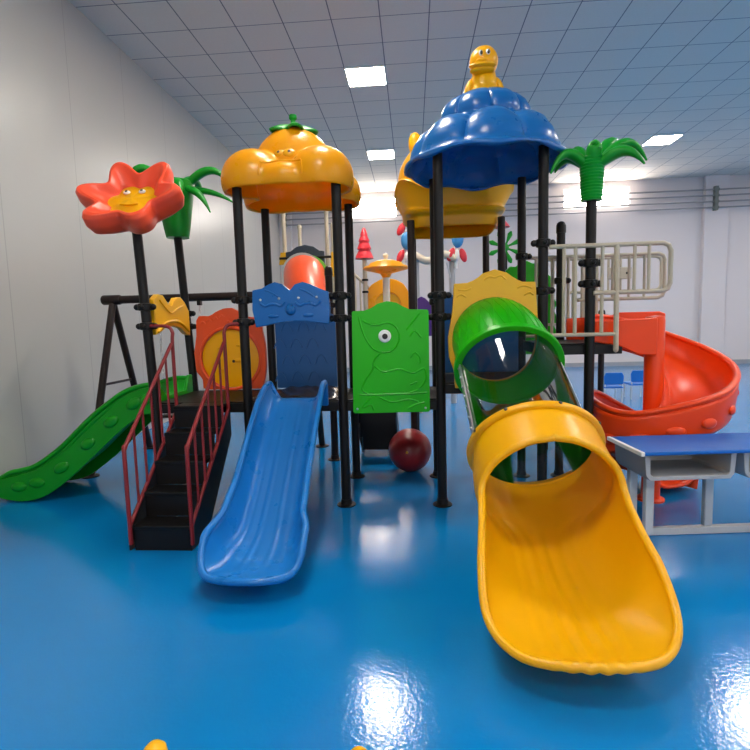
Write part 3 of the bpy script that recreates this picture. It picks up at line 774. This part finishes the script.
# ------------------------------------------------------------------ tube slide
tx = 0.61
t = thing('back_board', 'deep blue board behind the green tube, under the blue shell roof', 'panel', (0.585, 4.66, 0.96))
m = MB().plate([(a, 4.62, b) for a, b in ((0.245,0.965),(0.925,0.965),(0.925,1.62),(0.80,1.66),(0.585,1.70),(0.37,1.66),(0.245,1.62))], (0, 0.04, 0)); m.build('plate', BLUD, t, bevel=0.012)
t = thing('tube_slide', 'tube slide of green, clear and yellow sections descending towards the viewer', 'slide', (tx, 3.0, 0))
out = [(0.307,1.70),(0.42,1.705),(0.48,1.735),(0.53,1.775),(0.575,1.783),(0.609,1.797),(0.645,1.783),(0.69,1.775),(0.74,1.735),(0.80,1.70),(0.907,1.695),(0.91,1.6),(0.918,1.48),(0.926,1.35),(0.924,1.15),(0.91,1.05),(0.90,0.92),(0.31,0.92),(0.305,1.05),(0.27,1.15),(0.262,1.30),(0.295,1.48),(0.307,1.6)]
m = MB().holeplate(out, (tx, 3.905, 1.275), 0.30, (0, 0.05, 0))
for L in ([(0.34,1.655),(0.40,1.65),(0.44,1.665)], [(0.53,1.72),(0.57,1.745),(0.61,1.735),(0.65,1.75),(0.69,1.72)], [(0.77,1.655),(0.82,1.67),(0.88,1.65)], [(0.33,1.60),(0.36,1.62),(0.40,1.60)], [(0.82,1.60),(0.86,1.62),(0.89,1.60)]): relief(m, L, 3.906, 0.008)
m.build('entry_panel', YELD, t, bevel=0.012)
A0 = Vector((tx, 3.90, 1.275)); A1 = Vector((tx + 0.045, 3.62, 1.09)); A2 = Vector((tx + 0.085, 3.02, 0.665))
TD = (A2 - A1).normalized(); TU = Vector((1,0,0)).cross(TD); TU = TU if TU.z > 0 else -TU
def ringpts(c, d, r, n=64):
    d = d.normalized(); u = Vector((1,0,0)); v = d.cross(u)
    return [c + u*(math.cos(2*PI*k/n)*r) + v*(math.sin(2*PI*k/n)*r) for k in range(n)]
D0 = Vector((0, -1, 0)); rings = []
for k in range(9):
    s = k/8; c = A0.lerp(A1, s) + Vector((0, 0, 0.02*math.sin(PI*s))); d = D0.lerp(TD, s); rings.append(ringpts(c, d, 0.31 + 0.024*s))
m = MB(); m.rings(rings, cap=False)
o = m.build('green_section', GRN, t, solid=0.016)
m = MB()
for k in range(26):   # leaf veins pressed into the green tube
    a = PI*(0.08 + 0.84*k/25); P = []
    for j in range(7):
        s = 0.08 + 0.8*j/6; aa = a + 0.10*math.sin(j*0.9 + k)*(1 if k % 2 else -1)*0.5; c = A0.lerp(A1, s) + Vector((0,0,0.02*math.sin(PI*s))); d = D0.lerp(TD, s).normalized()
        v = Vector((1,0,0)).cross(d); v = v if v.z > 0 else -v
        P.append(c + Vector((1,0,0))*math.cos(aa)*(0.319 + 0.024*s) + v*math.sin(aa)*(0.319 + 0.024*s))
    m.tube(P, 0.0035, 5)
m.build('leaf_veins', GRN, o)
m = MB(); m.rings([ringpts(A1 + TD*a, TD, r) for a, r in ((-0.02,0.33),(-0.02,0.375),(0.018,0.375),(0.018,0.33))], cap=False, loop=True); m.build('green_flange', GRN, t, bevel=0.006)
m = MB(); m.rings([ringpts(A1.lerp(A2, k/12), TD, 0.332) for k in range(13)], cap=False); m.build('clear_section', CLR, t)
# metal seam strips along both flanks of the clear tube
for s in (-1, 1):
    m = MB(); r = 0.337; an = 0.12
    rows = []
    for k in range(2):
        c = A1.lerp(A2, 0.02 + 0.96*k); rows.append([c + Vector((1,0,0))*(s*math.cos(a)*q) + TU*(math.sin(a)*q) for a, q in ((an-0.06, r), (an+0.06, r), (an+0.06, r+0.012), (an-0.06, r+0.012))])
    m.rings(rows)
    for k in range(8):
        c = A1.lerp(A2, 0.06 + 0.88*k/7) + Vector((1,0,0))*(s*math.cos(an)*(r+0.012)) + TU*(math.sin(an)*(r+0.012)); m.sph(c, 0.010, 8)
    m.build('seam_strip', STL if s < 0 else LGR, t)
# yellow exit: flange, hood and flared chute
m = MB(); m.rings([ringpts(A2 + TD*a, TD, r) for a, r in ((-0.025,0.335),(-0.025,0.375),(-0.01,0.392),(0.02,0.392),(0.03,0.375),(0.03,0.335))], cap=False, loop=True)
m.build('exit_flange', YEL, t, bevel=0.006)
for a in (0.6, 1.35, 2.1, 2.7):
    p = A2 + TD*0.0 + Vector((1,0,0))*math.cos(a)*0.392 + TU*math.sin(a)*0.392; nr = (Vector((1,0,0))*math.cos(a) + TU*math.sin(a))
    MB().lathe(p - nr*0.002, [(0.010, 0), (0.010, 0.006), (0.004, 0.009), (0, 0.009)], 10, axis=nr).build('bolt', DGR, t)
# chute sweep: bottom line, centre height, radius, half opening angle
S  = [0.0, 0.07, 0.14, 0.22, 0.34, 0.50, 0.66, 0.80, 0.92, 1.0]
BY = [3.20, 3.12, 3.03, 2.92, 2.74, 2.48, 2.22, 2.03, 1.88, 1.80]
BZ = [0.375, 0.335, 0.29, 0.245, 0.18, 0.125, 0.105, 0.105, 0.13, 0.165]
RX = [0.345, 0.35, 0.355, 0.355, 0.345, 0.355, 0.38, 0.39, 0.355, 0.30]     # half width at the rim
HT = [0.69, 0.69, 0.69, 0.66, 0.46, 0.36, 0.25, 0.15, 0.07, 0.02]      # wall height
AL = [180, 180, 180, 168, 105, 92, 88, 84, 80, 78]
def chute_fn(u, v):
    s = u; c = v*2 - 1
    er = 1 - (0.08*c*c + 0.33*(1 - math.sqrt(max(0, 1 - (c*0.995)**2)))) * s**1.5
    s = s*er
    y = smooth_lin(S, BY, s); z = smooth_lin(S, BZ, s); w = smooth_lin(S, RX, s); al = math.radians(smooth_lin(S, AL, s)); h = smooth_lin(S, HT, s)
    al = PI if s < 0.23 else max(math.radians(95), PI - math.radians(80)*math.sqrt((s - 0.23)/0.12))
    a = al*c
    full = smooth_interp([0, 0.23, 0.38], [1, 1, 0], s)
    # round tube section
    xr, hr = w*math.sin(a), w*(1 - math.cos(a))
    # open trough section
    b = math.sin(abs(c)*PI/2); xo = math.copysign(w*(b*0.9 + 0.1*abs(c)), c); ho = h*(1 - math.cos(abs(c)*PI/2))**1.1
    x = xr*full + xo*(1-full); hh = hr*full + ho*(1-full)
    rid = 0.005*math.cos(c*46)*max(0, 1 - abs(c)/0.42)*min(1, max(0, (s - 0.12)*5))
    hh += rid
    # raise along the local up: tilted at the tube, vertical lower down
    tl = smooth_lin(S, [0.58, 0.58, 0.58, 0.55, 0.45, 0.3, 0.15, 0.05, 0, 0], s)
    return (tx + smooth_lin([0, 0.2, 0.5, 0.8, 1], [0.085, 0.072, 0.052, 0.045, 0.035], s) + x, y - math.sin(tl)*hh*(1 if full > 0 or True else 0), z + math.cos(tl)*hh)
def smooth_lin(xs, ys, x):
    # monotone-ish catmull interpolation
    n = len(xs)
    if x <= xs[0]: return ys[0]
    if x >= xs[-1]: return ys[-1]
    i = max(k for k in range(n - 1) if xs[k] <= x); t = (x - xs[i]) / (xs[i+1] - xs[i]); h = xs[i+1] - xs[i]
    def sl(k):
        if k == 0: return (ys[1]-ys[0])/(xs[1]-xs[0])
        if k == n-1: return (ys[-1]-ys[-2])/(xs[-1]-xs[-2])
        return (ys[k+1]-ys[k-1])/(xs[k+1]-xs[k-1])
    m0, m1 = sl(i)*h, sl(i+1)*h
    return (2*t**3-3*t*t+1)*ys[i] + (t**3-2*t*t+t)*m0 + (-2*t**3+3*t*t)*ys[i+1] + (t**3-t*t)*m1
NU, NV = 200, 150
ch = MB().grid(chute_fn, NU, NV).build('exit_chute', YEL, t, solid=0.022, angle=80)
i0 = int(NU*0.234)
edge = [Vector(chute_fn(i/NU, 0)) for i in range(i0, NU+1)] + [Vector(chute_fn(1, j/NV)) for j in range(1, NV)] + [Vector(chute_fn(i/NU, 1)) for i in range(NU, i0-1, -1)]
MB().tube(edge, 0.019, 10, closed=True).build('rolled_rim', YEL, ch, angle=80)
MB().box((tx - 0.12, 2.28, 0), (tx + 0.16, 2.36, 0.10)).build('foot_block', YEL, t, bevel=0.01)

# ------------------------------------------------------------------ spiral slide
sx, sy_ = 1.82, 4.05
t = thing('spiral_slide', 'orange-red spiral slide winding round its own column', 'slide', (sx, sy_, 0))
MB().lathe((sx, sy_, 0), [(0.066, 0.02), (0.066, 0.55), (0.068, 0.6), (0.070, 1.39), (0.062, 1.42), (0, 1.425)], 32).build('column', ORG, t)
MB().lathe((sx, sy_, 0), [(0.10, 0), (0.10, 0.015), (0.075, 0.022), (0, 0.024)], 28).build('column_base', ORG, t)
TH = [125, 90, 45, 0, -45, -90, -135, -180, -225, -270, -335]
ZB = [1.24, 1.20, 1.02, 0.85, 0.71, 0.62, 0.53, 0.44, 0.33, 0.18, 0.06]
RO = [0.58, 0.60, 0.60, 0.56, 0.485, 0.43, 0.435, 0.43, 0.46, 0.50, 0.52]
WH = [0.20, 0.20, 0.20, 0.20, 0.19, 0.19, 0.21, 0.34, 0.48, 0.46, 0.2]
ui = [i/(len(TH)-1) for i in range(len(TH))]
ZBs = list(ZB)
def spiral_fn(u, v):
    th = math.radians(smooth_lin(ui, TH, u)); zb = smooth_lin(ui, ZB, u); ro = smooth_lin(ui, RO, u); wh = smooth_lin(ui, WH, u)
    # v: 0 inner edge, 1 outer wall top
    if v < 0.12: r = 0.066 + 0.054*v/0.12; h = 0.10*(1 - v/0.12)
    elif v < 0.72:
        f = (v - 0.12)/0.60; r = 0.12 + (ro - 0.06 - 0.12)*f; h = 0.03*(2*f-1)**4
    else:
        f = (v - 0.72)/0.28; a = f*PI/2; r = ro - 0.06 + 0.06*math.sin(a*1.0); h = 0.03 + (wh - 0.03)*f**1.3
    return (sx + r*math.cos(th), sy_ + r*math.sin(th), zb + h)
nu = 110
MB().grid(spiral_fn, nu, 40).build('trough', ORG, t, solid=0.02, angle=75)
E1 = [Vector(spiral_fn(i/nu, 1)) for i in range(nu+1)]
MB().tube(E1, [(0.026, 0.020)]*len(E1), 10, up=(0,0,1)).build('rolled_rim', ORG, t, angle=75)
# outer skirt below the trough, with oval bumps
def skirt(u, v):
    p = Vector(spiral_fn(u, 0.78)); q = Vector(spiral_fn(u, 0.99)); k = p.lerp(q, 0) ; z = q.z - 0.02 - v*(smooth_lin(ui, WH, u) + 0.045)
    th = math.radians(smooth_lin(ui, TH, u)); ro = smooth_lin(ui, RO, u) + 0.012 - 0.03*v*v
    return (sx + ro*math.cos(th), sy_ + ro*math.sin(th), max(z, 0.01))
m = MB().grid(skirt, nu, 10)
for k in range(13):
    u = 0.12 + 0.78*k/12; p = Vector(skirt(u, 0.62)); th = math.radians(smooth_lin(ui, TH, u))
    m.sph(p, (0.02, 0.065, 0.035), 14, rot=Matrix.Rotation(th, 3, 'Z'))
m.build('outer_skirt', ORG, t, angle=75, solid=0.008)
# entrance: floor, front and rear cheek plates
m = MB().box((1.50, 4.02, 1.185), (1.84, 4.62, 1.21)); m.build('entry_floor', ORG, t, bevel=0.006)
m = MB().plate([(x, 3.955, z) for x, z in ((1.30,1.25),(1.30,1.385),(1.50,1.40),(1.80,1.41),(1.80,1.13),(1.66,1.14),(1.52,1.21))], (0, 0.03, 0)); m.build('front_cheek', ORG, t, bevel=0.01)
m = MB().plate([(x, 4.63, z) for x, z in ((1.34,1.22),(1.34,1.42),(1.70,1.43),(1.78,1.46),(2.12,1.46),(2.17,1.44),(2.17,1.22),(1.8,1.16))], (0, 0.035, 0)); m.build('rear_cheek', ORG, t, bevel=0.01)

# ------------------------------------------------------------------ beige guard rails
def guard_rail(y, xa, xb, xc, zt, zm, zb, bars_long, bars_short, label, r=0.0145, side=-1):
    """from post xa: full height to xb, then an arm overhanging to xc with rounded corners."""
    t = thing('guard_rail', label, 'railing', ((xa+xc)/2, y, zb), 'beige tube guard rails')
    k = 0.055
    P = [(xa, y, zt), (xc - k, y, zt), (xc - k*0.3, y, zt - k*0.3), (xc, y, zt - k), (xc, y, zm + k), (xc - k*0.3, y, zm + k*0.3), (xc - k, y, zm), (xb - 0.16, y, zm)]
    PP = []
    for i, p in enumerate(P): PP.append(p)
    MB().tube(PP, r*1.15, 10).build('top_rail', BEI, t)
    MB().tube([(xa, y, zb), (xb, y, zb)], r, 10).build('bottom_rail', BEI, t)
    MB().tube([(xb, y, zt), (xb + 0.006, y, zb - 0.10)], r*1.25, 10).build('end_bar', BEI, t)
    MB().sph((xb + 0.006, y, zb - 0.11), (0.02, 0.012, 0.026), 10).build('end_lug', BEI, t)
    for x in bars_long: MB().tube([(x, y, zt), (x, y, zb)], r*0.95, 8).build('bar', BEI, t)
    for x in bars_short: MB().tube([(x, y, zt), (x, y, zm)], r*0.9, 8).build('bar', BEI, t)
    return t
guard_rail(3.90, 1.0, 1.475, 1.85, 1.94, 1.60, 1.30, (1.105, 1.185, 1.375), (1.60, 1.70), 'front beige guard rail reaching over the orange spiral entrance')
guard_rail(4.74, 0.98, 1.62, 2.20, 1.96, 1.58, 1.27, (1.10, 1.24, 1.38, 1.50), (1.76, 1.90, 2.03), 'second beige guard rail directly behind the front one')
guard_rail(5.5, 1.35, 1.75, 2.52, 2.02, 1.68, 1.36, (1.45, 1.55, 1.65), (1.88, 2.0, 2.12, 2.26), 'rearmost beige guard rail of the three')
m = MB()
t = thing('rail_plaques', 'beige bolted plate linking the guard rail bars', 'plate', (2.0, 5.44, 1.85))
MB().box((1.98, 5.468, 1.80), (2.22, 5.487, 1.92)).build('plate', BEI, t, bevel=0.01)
bolt(2.03, 5.467, 1.86, t, DGR); bolt(2.17, 5.467, 1.86, t, DGR)

# ------------------------------------------------------------------ maroon ball, rear steps
t = thing('exercise_ball', 'maroon exercise ball on the floor under the green bird panel', 'ball', (-0.05, 4.86, 0))
m = MB().sph((-0.05, 4.86, 0.208), 0.205, 40)
m.build('ball_skin', BALL, t)
MB().lathe((-0.075, 4.657, 0.235), [(0.012, -0.004), (0.012, 0.004), (0, 0.006)], 14, axis=(-0.1,-1,0.1)).build('valve', YELD, t)
t = thing('rear_steps', 'black rear steps seen under the platform behind the maroon ball', 'stairs', (-0.38, 5.4, 0), )
for k, z in enumerate((0.24, 0.44, 0.64)):
    y = 5.55 - k*0.25
    MB().box((-0.57, y, z - 0.03), (-0.19, y + 0.24, z)).build('tread', RUB, t, bevel=0.004)
    MB().box((-0.57, y + 0.0, z - 0.20), (-0.19, y + 0.012, z - 0.03)).build('riser', BLK, t)
for x in (-0.585, -0.19): MB().plate([(x, 5.80, 0.0), (x, 5.80, 0.25), (x, 4.98, 0.70), (x, 4.98, 0.50), (x, 5.6, 0.0)], (0.012, 0, 0)).build('stringer', BLK, t)
t = thing('small_red_slide', 'dark red slide lip under the platform left of the tube slide', 'slide', (0.36, 4.8, 0.9))
m, edge = open_slide([(0, 0.86), (0.10, 0.85), (0.2, 0.82), (0.3, 0.77), (0.38, 0.72)], [0.2, 0.2, 0.2, 0.2, 0.2], [0.12]*5, lambda x, r, z: (0.44 + x, 4.76 + r, z))
m.build('chute', ORGP, t, solid=0.02, angle=75)
MB().tube(edge, 0.018, 8).build('rolled_rim', ORGP, t)

# ------------------------------------------------------------------ school desk
rotd = Matrix.Rotation(math.radians(5), 4, 'Z'); DO = Vector((1.345, 3.10, 0))
t = thing('double_desk', 'low blue-topped school desk with two grey book bins, right of the yellow slide', 'desk', DO)
def dm(mb): return mb.xform(Matrix.Translation(DO) @ rotd)
zt = 0.62; W = 1.22; Dp = 0.44
dm(MB().box((0, 0, zt - 0.022), (W, Dp, zt))).build('table_top', DESK, t, bevel=0.006)
dm(MB().box((-0.012, -0.004, zt - 0.024), (0.012, Dp, zt + 0.002))).build('edge_band', WHT, t, bevel=0.004)
for k in range(2):
    x0 = 0.03 + k*0.60; x1 = x0 + 0.56; zb = zt - 0.185; z1 = zt - 0.024; tk = 0.022
    m = MB(); rx = 0.045
    outer = [(x0, z1), (x0 + 0.012, zb + 0.03), (x0 + 0.035, zb), (x1 - 0.035, zb), (x1 - 0.012, zb + 0.03), (x1, z1)]
    inner = [(x0 + 0.035, z1 - 0.006), (x0 + 0.038, zb + 0.04), (x0 + 0.055, zb + 0.024), (x1 - 0.055, zb + 0.024), (x1 - 0.038, zb + 0.04), (x1 - 0.035, z1 - 0.006)]
    m.rings([[Vector((a, yy, b)) for a, b in L] for L, yy in ((outer, 0.42), (outer, 0.035), (inner, 0.035), (inner, 0.39))], True, True)
    dm(m).build('book_bin', GRY, t, bevel=0.004)
for x in (0.10, W - 0.30):
    for y in (0.14, 0.34):
        if x > 0.5 and y > 0.3: continue
        dm(MB().box((x, y, 0.05), (x + 0.055, y + 0.04, zt - 0.18))).build('leg', LGR, t, bevel=0.006)
dm(MB().box((0.55, 0.25, 0.05), (0.605, 0.29, zt - 0.18))).build('leg', LGR, t, bevel=0.006)
dm(MB().box((0.02, 0.24, 0.0), (W, 0.285, 0.05))).build('floor_rail', LGR, t, bevel=0.006)
# ------------------------------------------------------------------ far blue chairs
def chair(x, y, label):
    t = thing('childs_chair', label, 'chair', (x, y, 0), 'small blue chairs on the far floor')
    MB().box((x - 0.16, y - 0.16, 0.24), (x + 0.16, y + 0.16, 0.27)).build('seat', DESK, t, bevel=0.012)
    m = MB().plate([(x + a, y - 0.16, b) for a, b in ((-0.15,0.30),(-0.16,0.44),(-0.13,0.50),(0.13,0.50),(0.16,0.44),(0.15,0.30))], (0, 0.02, 0)); m.build('backrest', DESK, t, bevel=0.008)
    for a in (-0.14, 0.14):
        for b in (-0.14, 0.14): MB().cyl((x + a, y + b, 0), (x + a, y + b, 0.25), 0.012, seg=8).build('leg', LGR, t)
        MB().cyl((x + a, y - 0.15, 0.25), (x + a, y - 0.15, 0.40), 0.010, seg=8).build('back_post', LGR, t)
chair(3.30, 8.9, 'left of two small blue chairs on the far floor behind the spiral slide')
chair(3.85, 9.2, 'right of two small blue chairs behind the spiral column')

# ------------------------------------------------------------------ rounded yellow tops at the lower picture edge
for x, lab in ((-0.728, 'rounded yellow peg at the bottom picture edge, left one'), (-0.166, 'rounded yellow peg at the bottom picture edge, below the floor highlight')):
    t = thing('floor_peg', lab, 'peg', (x, 1.255, 0), 'yellow pegs')
    MB().lathe((x, 1.255, 0), [(0.075, 0), (0.078, 0.02), (0.06, 0.035), (0.036, 0.06), (0.032, 0.22), (0.034, 0.26), (0.030, 0.285), (0.018, 0.298), (0, 0.301)], 24).build('peg_body', YEL, t)
    MB().lathe((x, 1.255, 0), [(0.085, 0), (0.085, 0.010), (0.07, 0.014), (0, 0.015)], 24).build('peg_base', DGR, t)

# ------------------------------------------------------------------ second playset far behind
def bpost(x, y, z, label, r=0.035): 
    t = thing('tower_post', label, 'post', (x, y, 0), 'pale posts of the far playset')
    MB().tube([(x, y, 0), (x, y, z)], r, 12).build('shaft', BEI, t)
    MB().lathe((x, y, z), [(r + 0.006, -0.05), (r + 0.006, 0), (r*0.5, 0.02), (0, 0.022)], 12).build('post_cap', BEI, t)
bpost(-2.09, 8.6, 3.27, 'pale post left front of the far tube tower'); bpost(-1.377, 8.6, 3.27, 'pale post right front of the far tube tower')
bpost(-2.0, 9.4, 3.2, 'pale post left rear of the far tube tower'); bpost(-1.40, 9.4, 3.2, 'pale post right rear of the far tube tower')
t = thing('far_tube_slide', 'orange capped tube with a dark arched panel on the far tower', 'slide', (-1.73, 8.4, 0))
MB().plate([(x, 8.52, z) for x, z in ((-2.06,1.9),(-1.42,1.9),(-1.42,2.62),(-1.50,2.63),(-1.60,2.70),(-1.74,2.73),(-1.88,2.70),(-1.98,2.63),(-2.06,2.62))], (0, 0.05, 0)).build('arched_panel', NAVY, t, bevel=0.01)
MB().tube([(-1.70, 8.51, 2.20), (-1.70, 8.42, 2.20)], 0.36, 32).build('lime_collar', LIME, t)
MB().tube([(-1.75, 8.44, 2.24), (-1.75, 8.30, 2.24)], 0.335, 32).build('silver_collar', STL, t)
MB().tube([(-1.70, 8.36, 2.22), (-1.69, 8.1, 2.20), (-1.60, 7.75, 2.05), (-1.50, 7.45, 1.80), (-1.42, 7.2, 1.5)], [0.31, 0.31, 0.31, 0.30, 0.29], 32).build('orange_tube', ORGP, t)
MB().tube([(-2.16, 8.5, 2.52), (-1.30, 8.5, 2.52)], 0.02, 8).build('tie_bar', BLK, t)
for i, (x, z0, z1, lab) in enumerate(((-2.10, 2.42, 2.62, 'small yellow tab left of the far arched panel'), (-1.26, 2.20, 2.60, 'yellow scalloped plate right of the far orange tube'))):
    o = MB().plate([(x - 0.08, 8.535, z0), (x + 0.08, 8.535, z0), (x + 0.10, 8.535, (z0+z1)/2), (x + 0.07, 8.535, z1), (x - 0.05, 8.535, z1)], (0, 0.03, 0)).build('yellow_plate', YELD, None, bevel=0.008); tag(o, lab, 'panel')
t = thing('tree_topper', 'pinkish red tiered tree on a pale pole behind the green bird panel', 'ornament', (-0.785, 8.8, 0))
MB().tube([(-0.785, 8.8, 0), (-0.785, 8.8, 2.52)], 0.04, 12).build('pole', BEI, t)
m = MB().lathe((-0.785, 8.8, 2.50), [(0.05, 0), (0.155, 0.0), (0.15, 0.03), (0.085, 0.17), (0.12, 0.16), (0.07, 0.30), (0.095, 0.29), (0.05, 0.40), (0.065, 0.39), (0.025, 0.50), (0, 0.52)], 24); m.build('tree', REDT, t, angle=60)
for z in (1.95, 2.15): MB().lathe((-0.785, 8.8, z), [(0.04, -0.02), (0.055, -0.015), (0.055, 0.015), (0.04, 0.02)], 12).build('clamp', BLK, t)
t = thing('mushroom_canopy', 'yellow flying-saucer canopy on a cream stem behind the green bird panel', 'canopy', (-0.39, 8.0, 0))
MB().lathe((-0.39, 8.0, 2.20), [(0.05, -0.10), (0.09, -0.03), (0.20, 0.0), (0.33, 0.03), (0.355, 0.05), (0.33, 0.075), (0.26, 0.10), (0.24, 0.13), (0.12, 0.17), (0, 0.18)], 36).build('saucer', YELC, t)
MB().lathe((-0.39, 8.0, 2.37), [(0.05, 0), (0.03, 0.02), (0.03, 0.04), (0.045, 0.07), (0.03, 0.10), (0, 0.11)], 16).build('finial', CRM, t)
MB().tube([(-0.39, 8.0, 0), (-0.39, 8.0, 2.12)], 0.055, 14).build('stem', CRM, t)
t = thing('arch_panel', 'yellow arched tunnel panel below the yellow saucer canopy', 'panel', (-0.42, 9.0, 0))
MB().holeplate([(-0.80,1.2),(-0.80,1.95),(-0.70,2.08),(-0.55,2.16),(-0.42,2.18),(-0.28,2.16),(-0.14,2.08),(-0.06,1.95),(-0.06,1.2)], (-0.42, 8.97, 1.72), 0.22, (0, 0.06, 0)).build('arch', YELC, t, bevel=0.015)
MB().lathe((-0.42, 9.02, 1.72), [(0.22, 0), (0.22, 0.02), (0, 0.022)], 24, axis=(0,-1,0)).build('inner_disc', YELD, t)
for x in (-0.78, -0.06): MB().tube([(x, 9.06, 0), (x, 9.06, 1.9)], 0.035, 10).build('upright', BEI, t)
t = thing('scalloped_panel', 'purple scalloped panel on the far playset beside a dark brown post', 'panel', (0.2, 8.0, 0))
MB().plate([(x, 8.0, z) for x, z in ((0.08,1.2),(0.08,1.78),(0.14,1.81),(0.20,1.78),(0.27,1.71),(0.36,1.73),(0.42,1.70),(0.42,1.2))], (0, 0.05, 0)).build('plate', PUR, t, bevel=0.012)
for x in (0.1, 0.4): MB().tube([(x, 8.07, 0), (x, 8.07, 1.6)], 0.03, 10).build('upright', BEI, t)
# beige stair railing
t = thing('far_stair_rail', 'beige sloping stair railing behind the green bird panel', 'railing', (-0.9, 9.5, 0))
MB().tube([(-1.15, 9.5, 2.42), (-0.72, 9.5, 2.0)], 0.025, 8).build('top_rail', BEI, t)
for k in range(5):
    x = -1.12 + 0.09*k; MB().tube([(x, 9.5, 2.40 - 0.088*k), (x, 9.5, 1.2 - 0.08*k)], 0.018, 8).build('bar', BEI, t)
for x in (-1.15, -0.74): MB().tube([(x, 9.53, 0), (x, 9.53, 2.4 if x < -1 else 2.0)], 0.03, 8).build('upright', BEI, t)
# cream canopy beam with red and blue flowers
t = thing('cream_canopy', 'cream wavy canopy beam on a pale post behind the tall black posts', 'canopy', (0.4, 9.0, 0))
MB().grid(lambda u, v: (0.02 + 0.74*u, 8.85 + 0.3*v, 2.52 + 0.05*math.cos(u*9) - 0.02), 24, 4).build('beam', CRM, t, solid=0.10, angle=70)
MB().tube([(0.69, 9.0, 0), (0.69, 9.0, 2.48)], 0.05, 12).build('post', GRY, t)
MB().tube([(0.08, 9.0, 0), (0.08, 9.0, 2.46)], 0.05, 12).build('post', GRY, t)
MB().tube([(0.66, 8.97, 2.15), (0.60, 8.95, 2.40)], 0.015, 8).build('brace', LGR, t)
BLUP = plastic('sky_blue_plastic', (60, 140, 200), 0.4)
for x, lab in ((0.745, 'blue and red spinner ornament right of the tallest centre post'), (-0.10, 'blue and red spinner ornament half hidden by the crown post')):
    s = thing('spinner_ornament', lab, 'ornament', (x, 8.9, 2.35))
    MB().tube([(x, 8.93, 2.30), (x, 8.93, 3.02)], 0.03, 10).build('stem', WHT, s)
    MB().sph((x + 0.03, 8.86, 2.78), (0.10, 0.05, 0.15), 16).build('petal', BLUP, s)
    for dx, dz, rr in ((-0.06, 0.2, 0.5), (0.12, -0.27, -0.3), (-0.08, -0.25, 0.4)):
        MB().sph((x + dx, 8.88, 2.78 + dz), (0.06, 0.035, 0.12), 14, rot=Matrix.Rotation(rr, 3, 'Y')).build('petal', REDT, s)
    MB().sph((x + 0.02, 8.86, 2.52), (0.04, 0.03, 0.09), 12).build('tip', WHT, s)
# green splayed flower
t = thing('star_topper', 'green splayed star with a red cap above it, behind the crown roof posts', 'ornament', (1.22, 7.0, 0))
MB().tube([(1.23, 7.05, 0), (1.23, 7.05, 2.35)], 0.035, 10).build('pole', BLK, t)
MB().sph((1.22, 7.0, 2.36), (0.06, 0.05, 0.06), 14).build('hub', GRNP, t)
for k in range(8):
    a = PI/8 + k*PI/4; P = [Vector((1.22 + math.cos(a)*r, 7.0 - 0.02*math.sin(r*12), 2.36 + math.sin(a)*r)) for r in (0.03, 0.08, 0.13, 0.18, 0.22)]
    MB().tube(P, [(0.012, 0.012), (0.014, 0.012), (0.024, 0.016), (0.034, 0.018), (0.012, 0.01)], 8, up=(0, 1, 0)).build('arm', GRNP, t)
MB().lathe((1.16, 7.0, 2.62), [(0.13, 0), (0.12, 0.02), (0.04, 0.12), (0, 0.16)], 16).build('red_cap', REDT, t)
MB().tube([(1.23, 7.05, 2.3), (1.17, 7.02, 2.63)], 0.02, 8).build('cap_stem', BLK, t)
# green tree climbing board
t = thing('tree_board', 'green scalloped tree board behind the beige guard rails', 'panel', (1.3, 5.6, 0))
out = [(0.98,1.05),(0.98,1.93),(1.03,1.98),(1.09,1.97),(1.13,2.02),(1.20,2.035),(1.26,2.0),(1.32,2.0),(1.38,1.97),(1.40,1.90),(1.45,1.86),(1.45,1.78),(1.50,1.72),(1.47,1.65),(1.52,1.58),(1.485,1.50),(1.53,1.42),(1.49,1.34),(1.53,1.26),(1.48,1.18),(1.50,1.05)]
MB().plate([(a, 5.58, b) for a, b in out], (0, 0.05, 0)).build('board', GRN, t, bevel=0.015)
for x in (1.05, 1.42): MB().tube([(x, 5.66, 0), (x, 5.66, 1.5)], 0.03, 10).build('upright', BLK, t)

# ------------------------------------------------------------------ camera, world, render look
F_, YAW, PIT, ROL, HH = 516.3, -0.0751, 0.1011, -0.0275, 1.43
fwd = Vector((math.sin(YAW)*math.cos(PIT), math.cos(YAW)*math.cos(PIT), -math.sin(PIT)))
right = Vector((math.cos(YAW), -math.sin(YAW), 0)); up = right.cross(fwd)
R_ = right*math.cos(ROL) + up*math.sin(ROL); U_ = -right*math.sin(ROL) + up*math.cos(ROL)
M = Matrix((R_, U_, -fwd)).transposed().to_4x4(); M.translation = (0, 0, HH)
cd = bpy.data.cameras.new('camera'); cam = bpy.data.objects.new('camera', cd); COL.objects.link(cam)
cd.sensor_fit = 'HORIZONTAL'; cd.sensor_width = 36; cd.lens = F_ / 750 * 36; cd.clip_start = 0.05; cd.clip_end = 100
cam.matrix_world = M; scene.camera = cam
w = bpy.data.worlds.new('world'); scene.world = w; w.use_nodes = True
w.node_tree.nodes['Background'].inputs[0].default_value = (0.6, 0.7, 0.8, 1); w.node_tree.nodes['Background'].inputs[1].default_value = 0.3
scene.view_settings.view_transform = 'Standard'; scene.view_settings.look = 'None'
scene.view_settings.exposure = 0.68; scene.view_settings.gamma = 1.0; scene.view_settings.use_curve_mapping = False
